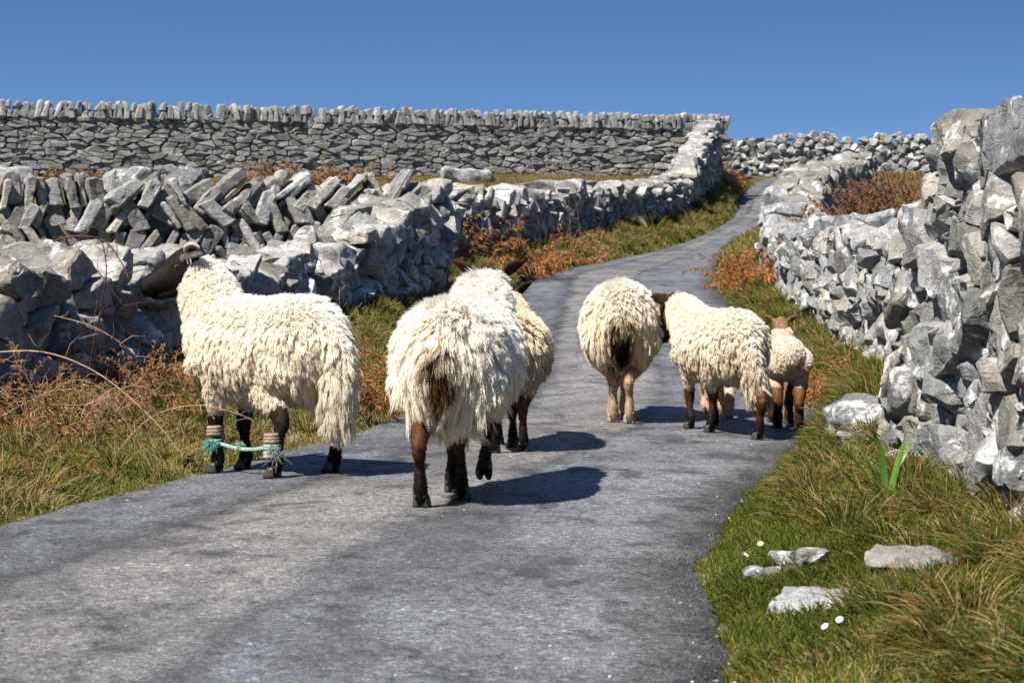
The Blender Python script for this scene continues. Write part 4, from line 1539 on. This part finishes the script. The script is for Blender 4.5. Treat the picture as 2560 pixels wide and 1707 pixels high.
# ------------------------------------------------------------------ vegetation
def blade_mat(name, trans=0.35):
    t = NT(name)
    a = t.n('Attribute', attribute_name='tint').outputs['Color']
    hi = t.n('HairInfo')
    c = t.mix(1.0, a, t.ramp(hi.outputs['Random'], [(0, 0.7), (1, 1.2)]), 'MULTIPLY')
    d = t.n('BsdfPrincipled'); t.put(d.inputs['Base Color'], c)
    d.inputs['Roughness'].default_value = 0.6
    d.inputs['Specular IOR Level'].default_value = 0.2
    tr = t.n('BsdfTranslucent'); t.put(tr.inputs['Color'], c)
    mx = t.n('MixShader'); mx.inputs[0].default_value = trans
    t.put(mx.inputs[1], d.outputs[0]); t.put(mx.inputs[2], tr.outputs[0])
    t.put(t.out.inputs['Surface'], mx.outputs[0])
    return t.m


MAT_BLADE = blade_mat('grass_blade')
MAT_DEAD = blade_mat('dead_leaf', 0.2)


def bark(name, c):
    return plain(name, c, 0.8, 0.2, 30, 0.6, 0.3)


GREEN, DEEP, STRAW, RUST, LIME = (.095, .118, .014), (.042, .062, .008), (.36, .28, .125), (.24, .110, .030), (.185, .195, .026)


def fbm2(x, y, sc, seed=0):
    v = np.zeros(len(x))
    for o, a in ((1, 1.0), (2.3, .55), (5.1, .3)):
        v += a * np.array([noise.noise((px * sc * o + seed * 7.7, py * sc * o, seed * 3.3)) for px, py in zip(x, y)])
    return v


def strands(P, L, lean, droop, rng, K=5, spread=.35):
    """blades: roots P (N,3), lengths L, mean lean (N,2), droop 0..1"""
    N = len(P)
    X = np.zeros((N, K, 3))
    X[:, 0] = P
    a = rng.normal(0, spread, (N, 2)) + lean
    d = np.stack([a[:, 0], a[:, 1], np.ones(N)], 1)
    d /= np.linalg.norm(d, axis=1)[:, None]
    for k in range(1, K):
        X[:, k] = X[:, k - 1] + d * (L / (K - 1))[:, None]
        d[:, 2] -= droop * (.35 + .65 * k / K)
        d[:, :2] *= 1.12
        d += rng.normal(0, .05, (N, 3))
        d /= np.linalg.norm(d, axis=1)[:, None]
    return X


def palette(rng, n, weights, cols):
    i = rng.choice(len(cols), n, p=np.array(weights) / sum(weights))
    return np.array(cols)[i]


def verge_xy(rng, n, side, y0, y1, u0=-.04, u1=1.05, pw=1.0):
    y = y0 * (y1 / y0) ** (rng.random(n) ** pw)
    L, R, Z, WLX, WLZ, WRX, WRZ, FL, FR = tab(y)
    u = u0 + (u1 - u0) * rng.random(n)
    x = L + (WLX - L) * u if side == 'L' else R + (WRX - R) * u
    return x, y, u


def grass(name, label, n, side, y0, y1, Lr, seed, dry=0.5, tuss=0, droop=.3, u0=-.03, u1=1.05, lean=(0, 0), bare=0.0, wide=1.0, tussL=(.16, .30), tu0=.10, tuy=None):
    rng = np.random.default_rng(seed)
    x, y, u = verge_xy(rng, n, side, y0, y1, u0, u1)
    pn = fbm2(x, y, 1.3, seed)
    hn = fbm2(x, y, 2.6, seed + 5)
    keep = hn > -1.2 + bare
    for (ax, ay, ar) in ((.79, 5.30, .12), (1.07, 5.52, .11), (.735, 5.86, .07), (.82, 5.9, .06)):
        keep &= ~(((x - ax) ** 2 + (y - ay) ** 2 < ar * ar) & (rng.random(n) < .72))
    keep &= ~((u < .03) & (fbm2(x, y, 4.0, seed + 9) < -.1))
    x, y, u, pn, hn = x[keep], y[keep], u[keep], pn[keep], hn[keep]
    n = len(x)
    L = rng.uniform(*Lr, n) * (1 + .45 * np.clip(hn, -1, 1.2)) * np.clip(.62 + u * 2.2, .5, 1)
    P = np.stack([x, y, gz(x, y) - .006], 1)
    # combed locally
    ln = np.stack([fbm2(x, y, 1.9, seed + 11), fbm2(x, y, 1.9, seed + 17)], 1) * .7 + np.array(lean)
    X = strands(P, L, ln, droop, rng)
    dryk = np.clip(.5 + .8 * pn + (dry - .5) * 1.6 + rng.normal(0, .22, n) - .45 * np.clip(5.4 - y, 0, 1), 0, 1)
    g1 = palette(rng, n, (5, 3, 2), (GREEN, DEEP, LIME))
    g2 = palette(rng, n, (6, 2, 1.2), (STRAW, (.30, .20, .075), RUST))
    C = np.where((rng.random(n) < dryk)[:, None], g2, g1)
    rad0 = np.clip(.0009 + .00011 * y, .0011, .006) * wide
    Rr = rad0[:, None] * np.array([1, 1.05, .9, .65, .2])
    Xs, Rs, Cs = [X], [Rr], [C]
    if tuss:
        ty0, ty1 = tuy or (y0, y1)
        tx, ty, tu = verge_xy(rng, tuss, side, ty0, ty1, tu0, 1.0)
        for a, b, c in zip(tx, ty, tu):
            if side == 'R' and (math.hypot(a - .93, b - 5.35) < .32 or math.hypot(a - .76, b - 5.85) < .18):
                continue
            m = int(rng.integers(90, 190))
            r = rng.uniform(.05, .11)
            an = rng.random(m) * 6.283
            rr = r * np.sqrt(rng.random(m))
            px, py = a + rr * np.cos(an), b + rr * np.sin(an)
            PP = np.stack([px, py, gz(px, py) - .01], 1)
            bl = np.array(lean) * 1.5 + rng.normal(0, .25, 2)
            out = np.stack([np.cos(an), np.sin(an)], 1) * (rr / r)[:, None] * .75 + bl
            ll = rng.uniform(*tussL, m) * rng.uniform(.7, 1.15)
            XX = strands(PP, ll, out, .42, rng, spread=.16)
            d = rng.random() * .55 + dry * .4
            CC = np.where((rng.random(m) < d)[:, None], palette(rng, m, (5, 3, 2), (STRAW, (.26, .155, .05), RUST)), palette(rng, m, (4, 4, 1), (GREEN, DEEP, LIME)))
            r0 = np.clip(.0009 + .0001 * b, .0011, .005) * wide
            Xs.append(XX); Cs.append(CC); Rs.append(np.tile(r0 * np.array([1, 1.05, .9, .65, .2]), (m, 1)))
    o = curves_obj(name, np.concatenate(Xs), np.concatenate(Rs), MAT_BLADE, None, np.concatenate(Cs))
    return tag(o, label, 'grass', None, 'stuff')


grass('grass', 'short green and straw coloured grass on the left verge', 62000, 'L', 4.2, 23, (.03, .09), 1, dry=.38, tuss=130, droop=.36, u1=1.0, tussL=(.09, .18), u0=-.05)
grass('grass', 'drooping tussocks and short moss on the right foreground verge', 84000, 'R', 3.6, 11, (.015, .048), 2, dry=.10, tuss=150, droop=.30, lean=(-.22, -.15), u1=1.2, tussL=(.07, .16), u0=-.08, tu0=.38, tuy=(3.8, 10.5))
grass('grass', 'green grass along the right verge below the sunlit rubble wall', 30000, 'R', 10.8, 34, (.03, .10), 3, dry=.18, tuss=110, droop=.3, lean=(-.12, 0), tussL=(.12, .22), u0=-.05, tu0=.3)
grass('grass', 'green and rusty grass bank on the left beyond the bend', 46000, 'L', 23, 76, (.06, .20), 4, dry=.30, tuss=150, droop=.3, tussL=(.22, .38), u0=-.06)
grass('grass', 'thin grass strip on the right of the upper road', 9000, 'R', 34, 78, (.06, .18), 6, dry=.4, droop=.3)


def field_grass():
    rng = np.random.default_rng(8)
    n = 26000
    y = rng.uniform(38, 66, n)
    WL = np.interp(y, _WY, _WLX)
    x = rng.uniform(-20, 6.5, n)
    k = (x < WL - .6) & (y < 60 + (x + 14.8) * .411 - .3)
    x, y = x[k], y[k]
    n = len(x)
    pn = fbm2(x, y, .45, 3)
    kk = pn > -.55
    x, y, pn = x[kk], y[kk], pn[kk]
    n = len(x)
    P = np.stack([x, y, gz(x, y) - .02], 1)
    X = strands(P, rng.uniform(.06, .2, n) * (1 + .4 * np.clip(pn, -1, 1)), np.zeros((n, 2)), .3, rng)
    C = palette(rng, n, (3, 4, 4, 2), ((.30, .21, .09), (.20, .11, .045), (.22, .10, .035), (.09, .10, .02)))
    o = curves_obj('grass', X, np.tile(.007 * np.array([1, 1.05, .9, .65, .2]), (n, 1)), MAT_BLADE, None, C)
    tag(o, 'dry brown grass in the field under the skyline wall', 'grass', None, 'stuff')
    n = 7000
    x, y = rng.uniform(5, 22, n), rng.uniform(40, 88, n)
    k = x > np.interp(y, _RY, _WRX) + .9
    x, y = x[k], y[k]
    n = len(x)
    P = np.stack([x, y, gz(x, y) - .02], 1)
    X = strands(P, rng.uniform(.15, .45, n), np.zeros((n, 2)), .3, rng)
    C = palette(rng, n, (3, 4, 4, 2), ((.30, .21, .09), (.20, .11, .045), (.22, .10, .035), (.09, .10, .02)))
    o = curves_obj('grass', X, np.tile(.012 * np.array([1, 1.05, .9, .65, .2]), (n, 1)), MAT_BLADE, None, C)
    tag(o, 'brown rough grass on the rise below the far pale wall', 'grass', None, 'stuff')
    # a little behind the near walls, so that the field does not read as bare soil
    n = 9000
    x = np.concatenate([rng.uniform(-7, -.9, n), rng.uniform(2.6, 6.5, n), rng.uniform(-8, -2, n)])
    y = np.concatenate([rng.uniform(21.2, 38, n), rng.uniform(9, 40, n), rng.uniform(7, 19.2, n)])
    L_, R_e, Z, WLX, WLZ, WRX, WRZ, FL, FR = tab(y)
    k = (x < WLX - .7) | (x > WRX + .8)
    x, y = x[k], y[k]
    n = len(x)
    P = np.stack([x, y, gz(x, y) - .02], 1)
    X = strands(P, rng.uniform(.1, .3, n), np.zeros((n, 2)), .3, rng)
    C = palette(rng, n, (5, 3, 2, 4), (STRAW, (.30, .17, .07), RUST, GREEN))
    o = curves_obj('grass', X, np.tile(.004 * np.array([1, 1.05, .9, .65, .2]), (n, 1)), MAT_BLADE, None, C)
    tag(o, 'rough field grass behind the roadside walls', 'grass', None, 'stuff')


field_grass()


def bracken(label, loc, rx, ry, h, n, seed, cols=((.34, .125, .030), (.24, .085, .022), (.44, .22, .07), (.15, .075, .03)), leaf=1.0, category='bracken', name='bracken_clump', pin=26, r=.0020, up=.7):
    """collapsed fronds: arching stalks with rows of curled leaflets"""
    rng = np.random.default_rng(seed)
    root = tag(empty(name, loc), label, category)
    sv, st, sc_ = [], [], []
    bm = bmesh.new()
    px, pc = [], []
    for i in range(n):
        a = rng.random() * 6.283
        rr = math.sqrt(rng.random())
        bx, by = rx * rr * math.cos(a), ry * rr * math.sin(a)
        bz = gz1(loc[0] + bx, loc[1] + by) - loc[2]
        L = h * rng.uniform(.7, 1.45)
        d = Vector((math.cos(a) * .5 * rr + rng.normal(0, .35), math.sin(a) * .5 * rr + rng.normal(0, .35), up + .5 * rng.random())).normalized()
        p = Vector((bx, by, bz - .02))
        pts = [p.copy()]
        for k in range(6):
            p = p + d * L / 6
            d = (d + Vector((rng.normal(0, .1), rng.normal(0, .1), -.24))).normalized()
            p.z = max(p.z, bz + .01)
            pts.append(p.copy())
        chain(bm, pts, [r * 1.6] * 3 + [r] * 4, Vector((.3, .9, .2)), 5, 1)
        m = pin
        for j in range(m):
            f = .22 + .78 * (j + rng.random()) / m
            q = f * 6
            i0 = min(int(q), 5)
            b = pts[i0].lerp(pts[i0 + 1], q - i0)
            t = (pts[i0 + 1] - pts[i0]).normalized()
            sdir = Vector((rng.normal(), rng.normal(), rng.normal() * .6)).cross(t).normalized()
            ll = leaf * h * .22 * (1.15 - f * .75) * rng.uniform(.5, 1.3)
            e1 = b + (sdir * .8 + t * .4) * ll * .5
            e2 = b + (sdir * .9 + t * .6 + Vector((0, 0, -.45))) * ll + Vector((rng.normal(), rng.normal(), rng.normal())) * ll * .12
            px.append([b, e1, e2])
            pc.append(cols[rng.integers(len(cols))])
    bmesh.ops.recalc_face_normals(bm, faces=bm.faces)
    me = bpy.data.meshes.new('stems')
    bm.to_mesh(me); bm.free()
    link_mesh('stems', me, MAT_STEM, root)
    X = np.array([[tuple(v) for v in s] for s in px])
    curves_obj('fronds', X, np.tile(np.array([1.0, 1.9, .3]) * r, (len(px), 1)), MAT_DEAD, root, np.array(pc))
    return root


MAT_STEM = bark('bracken_stem', (.20, .10, .045))
MAT_CANE = bark('bramble_cane', (.085, .040, .030))
MAT_CANEP = bark('pale_cane', (.33, .22, .15))

bracken('rusty bracken between the roped ewe and the largest ewe', on_ground(-.93, 12.35), .24, .3, .42, 46, 1, r=.0017)
bracken('small rusty bracken by the wall foot behind the roped ewe', on_ground(-1.35, 13.2), .3, .4, .36, 30, 12, r=.0017)
DRY = ((.24, .14, .06), (.32, .21, .10), (.17, .085, .035), (.26, .11, .035))
bracken('dry brown bracken heap under the shaded wall at the left edge', on_ground(-2.25, 9.6), .28, .7, .27, 70, 21, DRY, r=.0016)
bracken('dry bracken heap at the wall foot below the ewe\'s dark face', on_ground(-1.85, 11.0), .28, .6, .28, 60, 22, DRY, r=.0016)
bracken('big orange bracken mound under the low wall beyond the bend', on_ground(-.05, 29.5), .62, .9, .62, 90, 2, r=.0035, pin=30)
bracken('rusty bracken at the corner of the shaded left wall', on_ground(-.50, 25.8), .30, .8, .55, 46, 3, r=.0032)
bracken('brown bracken below the low wall, farther up the bend', on_ground(1.15, 38), .5, 1.6, .42, 50, 4, r=.004, cols=((.30, .14, .05), (.22, .10, .035), (.36, .22, .09), (.15, .10, .04)))
bracken('orange bracken against the pale wall at the right of the bend', on_ground(3.12, 27.2), .30, 1.2, .52, 70, 5, r=.003)
bracken('rusty bracken at the foot of the right wall beyond the lamb', on_ground(2.12, 13.6), .16, .8, .24, 60, 6, r=.0018)
bracken('rusty tuft on the bank below the end of the skyline wall', on_ground(7.2, 70), .5, 1.8, .6, 50, 7, r=.006)

THK = ((.24, .125, .055), (.17, .085, .04), (.33, .20, .095), (.12, .065, .035))
THD = ((.13, .075, .04), (.10, .055, .03), (.20, .13, .07), (.07, .042, .026))
bracken('brown bramble thicket behind the right wall', on_ground(4.28, 23.6), .36, .5, 1.0, 480, 8, THD + THK[:2], .42, 'thicket', 'bramble_thicket', 66, .0034, 2.1)
bracken('wide brown thicket in the field below the middle of the skyline wall', on_ground(-5.3, 55), 1.9, 1.2, .62, 130, 9, THK, .9, 'thicket', 'bramble_thicket', 30, .008, .7)
bracken('brown thicket in the field at the far left', on_ground(-12.4, 54), 1.9, 1.2, .48, 110, 10, THK, .9, 'thicket', 'bramble_thicket', 30, .008, .7)
bracken('thin dry thicket at the foot of the leaning-stone wall', on_ground(-3.2, 18.6), 1.4, .35, .36, 60, 11, ((.36, .22, .10), (.26, .13, .055), (.42, .30, .15)), .8, 'thicket', 'bramble_thicket', 22, .0022, .7)


def cane(root, pts, r, mat, thorns=True, seed=0, twigs=0):
    rnd = random.Random(seed)
    bm = bmesh.new()
    smp = chain(bm, pts, [r * (1 - .6 * i / (len(pts) - 1)) for i in range(len(pts))], Vector((.3, .9, .2)), 6, 5)
    for i in range(1, len(smp) - 1):
        if thorns and rnd.random() < .9:
            q, rr = smp[i]
            d = Vector((rnd.gauss(0, 1), rnd.gauss(0, 1), rnd.gauss(0, 1))).normalized()
            ring_loft(bm, [(q, d.orthogonal().normalized() * r * .6, d.cross(d.orthogonal()).normalized() * r * .6), (q + d * r * 3.2, d.orthogonal() * r * .08, d.cross(d.orthogonal()) * r * .08)], 4)
    for _ in range(twigs):
        q, rr = smp[rnd.randrange(len(smp) // 5, len(smp))]
        d = Vector((rnd.gauss(0, 1), rnd.gauss(0, .7), rnd.uniform(-.2, 1))).normalized()
        L = rnd.uniform(.06, .2)
        p2 = q + d * L * .5
        p3 = p2 + (d + Vector((rnd.gauss(0, .4), rnd.gauss(0, .4), rnd.gauss(0, .4)))).normalized() * L * .5
        chain(bm, [q, p2, p3], [r * .45, r * .35, r * .15], Vector((.3, .9, .2)), 4, 1)
    bmesh.ops.recalc_face_normals(bm, faces=bm.faces)
    me = bpy.data.meshes.new('cane')
    bm.to_mesh(me); bm.free()
    me.polygons.foreach_set('use_smooth', [True] * len(me.polygons))
    return link_mesh('cane', me, mat, root)


def bramble(label, base, canes):
    root = tag(empty('bramble', base), label, 'bramble')
    for i, (pts, r, mat, tw) in enumerate(canes):
        cane(root, [Vector(p) - Vector(base) for p in pts], r, mat, True, i + int(base[1] * 10), tw)
    return root


bramble('dark thorny bramble arching over the shaded wall beside the ewe\'s dark face', on_ground(-2.15, 10.6),
        [([(-2.25, 10.2, 1.02), (-2.13, 10.15, 1.045), (-1.98, 10.1, 1.02), (-1.87, 10.0, .90), (-1.83, 9.95, .82)], .0055, MAT_CANE, 4),
         ([(-2.15, 10.5, .3), (-2.05, 10.3, .62), (-1.98, 10.15, .86), (-1.99, 10.1, 1.02)], .005, MAT_CANE, 6),
         ([(-1.95, 10.4, .28), (-1.82, 10.2, .5), (-1.92, 10.1, .75), (-2.05, 10.1, .92)], .004, MAT_CANE, 8),
         ([(-1.75, 10.3, .25), (-1.83, 10.1, .46), (-2.0, 10.0, .60), (-2.2, 10.0, .66)], .0045, MAT_CANEP, 10)])
rb = random.Random(4)
lst = []
for i in range(11):
    x = -2.3 + rb.random() * .95
    y = 8.9 + rb.random() * 1.3
    d = rb.uniform(-.6, .6)
    z = gz1(x, y)
    h = rb.uniform(.22, .5)
    lst.append(([(x, y, z), (x + d * .3, y - .05, z + h * .75), (x + d * .7, y - .12, z + h), (x + d * 1.15, y - .2, z + h * .72)], rb.uniform(.002, .0036), rb.choice((MAT_CANE, MAT_CANEP, MAT_CANEP)), 9))
lst.append(([(-2.28, 8.9, .52), (-2.0, 8.85, .53), (-1.75, 8.8, .44), (-1.52, 8.75, .26), (-1.40, 8.7, .13)], .0042, MAT_CANEP, 6))
bramble('tangle of dry bramble canes on the left verge in front of the shaded wall', on_ground(-1.85, 9.4), lst)
bramble('two thin bramble shoots right of the roped ewe\'s tail', on_ground(-.98, 11.6),
        [([(-1.0, 11.6, .2), (-.93, 11.6, .5), (-.90, 11.6, .62), (-.83, 11.55, .70)], .003, MAT_CANEP, 4), ([(-1.02, 11.7, .2), (-.98, 11.7, .55), (-.97, 11.7, .78)], .003, MAT_CANEP, 5)])
for k, (x, y, n, lab) in enumerate(((2.3, 36.5, 5, 'thin bare stalks leaning out of the low wall beyond the bend'), (4.5, 25.2, 9, 'long bare bramble shoots rising out of the brown thicket'), (-3.0, 54, 7, 'pale bare stalks standing before the skyline wall'))):
    rb = random.Random(20 + k)
    lst = []
    f = y / 25
    for i in range(n):
        xx, yy = x + rb.uniform(-.8, .8) * f, y + rb.uniform(-.5, .5)
        if k == 0:
            xx = float(np.interp(yy, _WY, _WLX)) + .3 + rb.uniform(0, .5)
        z = gz1(xx, yy)
        h = rb.uniform(.9, 1.45) if k != 2 else rb.uniform(.7, 1.1)
        d = rb.uniform(-.8, .8)
        lst.append(([(xx, yy, z), (xx + d * .15, yy, z + h * .6), (xx + d * .45, yy - .1, z + h)], .0022 * f, rb.choice((MAT_CANEP, MAT_CANE)), 3))
    bramble(lab, on_ground(x, y), lst)


# broad strap leaves
def strap_plant(label, loc, n, L, w, seed, lean=(-.3, 0)):
    rnd = random.Random(seed)
    root = tag(empty('strap_leaf_plant', loc), label, 'plant')
    for i in range(n):
        a = rnd.uniform(0, 6.28)
        d = Vector((math.cos(a) * .35 + lean[0] * rnd.random() * 1.6, math.sin(a) * .35 + lean[1], 1)).normalized()
        p = Vector((rnd.gauss(0, .02), rnd.gauss(0, .02), -.02))
        side = d.cross(Vector((rnd.gauss(0, 1), rnd.gauss(0, 1), .1))).normalized()
        ll = L * rnd.uniform(.65, 1.2)
        vs, fs = [], []
        for k in range(8):
            f = k / 7
            ww = w * (0.55 + .9 * f * (1 - f) * 2) * (1 - f ** 3) * .5 + .0004
            nn = side.cross(d).normalized()
            vs += [p - side * ww + nn * ww * .35, p, p + side * ww + nn * ww * .35]
            p = p + d * ll / 7
            d = (d + Vector((lean[0] * .1, 0, -.10 - .62 * f * f * 1.6))).normalized()
        for k in range(7):
            for j in range(2):
                a0 = k * 3 + j
                fs.append((a0, a0 + 1, a0 + 4, a0 + 3))
        link_mesh('leaf', mesh_from(vs, fs, 'leaf'), MAT_LEAF if rnd.random() < .8 else MAT_LEAFD, root)
    return root


def leafm(name, c):
    t = NT(name)
    v = t.n('TexCoord').outputs['Object']
    n1 = t.noise(t.map(v, (1, 1, .2)), 40, 3, .6)
    cc = t.mix(.5, (*c, 1), t.ramp(n1, [(.3, .6), (.7, 1.3)]), 'MULTIPLY')
    d = t.n('BsdfPrincipled'); t.put(d.inputs['Base Color'], cc); d.inputs['Roughness'].default_value = .45
    tr = t.n('BsdfTranslucent'); t.put(tr.inputs['Color'], cc)
    mx = t.n('MixShader'); mx.inputs[0].default_value = .35
    t.put(mx.inputs[1], d.outputs[0]); t.put(mx.inputs[2], tr.outputs[0])
    t.put(t.out.inputs['Surface'], mx.outputs[0])
    return t.m


MAT_LEAF, MAT_LEAFD = leafm('strap_leaf', (.12, .22, .03)), leafm('faded_leaf', (.42, .38, .16))
strap_plant('green strap-leaved plant at the base of the foreground wall', on_ground(1.22, 6.85), 9, .30, .024, 1, (-.28, -.1))
strap_plant('bright green strap-leaved clump at the bank beyond the bend', on_ground(3.35, 49.5), 16, .75, .06, 2, (0, 0))
strap_plant('small green strap-leaved plant on the verge above the lamb', on_ground(2.02, 15.2), 8, .28, .02, 3, (-.3, 0))


# daisies
def daisy_mesh():
    bm = bmesh.new()
    for k in range(15):
        a = 2 * math.pi * k / 15
        d = Vector((math.cos(a), math.sin(a), .12)); s = Vector((-math.sin(a), math.cos(a), 0))
        v = [bm.verts.new(p) for p in (d * .0035 - s * .001, d * .0035 + s * .001, d * .009 + s * .0017, d * .0125 + s * .0008, d * .0125 - s * .0008, d * .009 - s * .0017)]
        bm.faces.new(v)
    me = bpy.data.meshes.new('petals'); bm.to_mesh(me); bm.free()
    bm = bmesh.new()
    bmesh.ops.create_icosphere(bm, subdivisions=2, radius=.0042, matrix=Matrix.Translation((0, 0, .001)) @ Matrix.Diagonal((1, 1, .6, 1)))
    m2 = bpy.data.meshes.new('disc'); bm.to_mesh(m2); bm.free()
    return me, m2


dp, dd = daisy_mesh()
dp.materials.append(plain('daisy_petal', (.82, .82, .80), .6, .2, 60, .1, 0))
dd.materials.append(plain('daisy_disc', (.60, .38, .02), .7, .2, 200, .3, .2))
m_dst = plain('daisy_stalk', (.10, .16, .03), .6, .2)
for i, (x, y, lab) in enumerate(((.737, 6.19, 'upper right daisy of the pair behind the small stones'), (.68, 6.07, 'upper left daisy of the pair behind the small stones'), (.665, 5.67, 'yellowish daisy left of the flat slab, below the small stones'),
                                 (.66, 5.25, 'daisy growing at the left end of the pale flat slab'), (.59, 5.15, 'daisy nearest the road edge below the flat slab'), (.708, 4.72, 'left daisy of the lowest pair on the foreground verge'), (.744, 4.74, 'right daisy of the lowest pair on the foreground verge'))):
    b = on_ground(x, y)
    h = .045
    rt_ = tag(empty('daisy', b), lab, 'flower', 'daisies on the right verge')
    link_mesh('stalk', tube_mesh([Vector((0, 0, -.01)), Vector((.003, 0, h * .5)), Vector((.002, -.003, h))], [.0011, .001, .001], 'stalk', 5, 2), m_dst, rt_)
    for nm, me in (('petals', dp), ('disc', dd)):
        o = bpy.data.objects.new(nm, me)
        COL.objects.link(o); o.parent = rt_
        o.location = (.002, -.003, h)
        o.rotation_euler = (R_(38), R_((i % 3 - 1) * 14), i)
        o.scale = (.75, .75, .75)

# ------------------------------------------------------------------ the hobble on the first ewe
def hobble():
    a = Vector(g(-1.325, 9.30)) + Vector((.01, -.012, .135))
    b = Vector(g(-1.022, 8.92)) + Vector((-.008, -.02, .135))
    root = tag(empty('hobble_rope', tuple((a + b) / 2)), 'frayed turquoise rope tied between the left legs of the ewe', 'rope')
    o = (a + b) / 2
    m_rope = plain('turquoise_rope', (.17, .34, .30), .8, .2, 90, .6, .5)
    m_pale = plain('faded_rope', (.30, .40, .34), .8, .2, 90, .6, .5)
    m_band = plain('cloth_band', (.26, .19, .145), .9, .1, 60, .5, .6)
    m_bandg = plain('grey_band', (.34, .31, .29), .9, .1, 60, .5, .6)
    for s in range(3):                       # three twisted strands
        pts = []
        for k in range(25):
            f = k / 24
            p = a.lerp(b, f) - o + Vector((0, 0, -.02 * math.sin(f * math.pi)))
            ph = f * 30 + s * 2.094
            pts.append(p + Vector((.35 * math.cos(ph), -.6 * math.cos(ph), math.sin(ph))) * .0042)
        link_mesh('strand', tube_mesh(pts, [.0048] * 25, 'strand', 6, 2), m_pale if s else m_rope, root)

    def wrap(c, r, n, z0, dz, mat, rr, name, sx=1.0):
        pts = []
        for k in range(n * 14 + 1):
            an = k / 14 * 2 * math.pi
            pts.append(Vector((c.x + r * sx * math.cos(an), c.y + r * math.sin(an), c.z + z0 + dz * k / 14)) - o)
        link_mesh(name, tube_mesh(pts, [rr] * len(pts), name, 6, 1), mat, root)
    fa = Vector(g(-1.325, 9.30)); fb = Vector(g(-1.022, 8.92))
    wrap(fa + Vector((0, -.010, 0)), .031, 3, .165, .014, m_band, .0105, 'cloth_wrap')
    wrap(fa + Vector((0, -.012, 0)), .034, 2, .125, .012, m_rope, .0065, 'rope_wrap')
    wrap(fb + Vector((0, -.018, 0)), .034, 3, .150, .013, m_band, .0100, 'cloth_wrap')
    wrap(fb + Vector((0, -.016, 0)), .037, 2, .122, .011, m_pale, .0065, 'rope_wrap')
    wrap(fb + Vector((0, -.012, 0)), .036, 2, .085, .014, m_bandg, .0105, 'cloth_wrap')
    rng = np.random.default_rng(3)
    X, C = [], []
    for c, n, L, cols in ((a + Vector((-.025, -.03, .0)), 240, .030, ((.10, .34, .31), (.17, .40, .36))), (b + Vector((.01, -.035, -.005)), 130, .026, ((.24, .38, .33), (.36, .42, .37))), (b + Vector((.03, -.02, -.03)), 90, .036, ((.28, .36, .32), (.40, .40, .36))),
                          (a.lerp(b, .42), 60, .02, ((.3, .5, .42), (.36, .5, .44)))):
        for _ in range(n):
            d = rng.normal(0, 1, 3); d /= np.linalg.norm(d)
            p = np.array(c - o) + d * .010
            e = d * rng.uniform(.4, 1.2) + np.array([0, 0, -.5]) + rng.normal(0, .3, 3)
            X.append([p, p + d * L * .5 * rng.random(), p + e * L * rng.uniform(.5, 1.1)])
            C.append(cols[rng.integers(2)])
    curves_obj('frayed_end', np.array(X), np.array([.0012, .0010, .0005]), MAT_WOOL, root, np.array(C))


hobble()
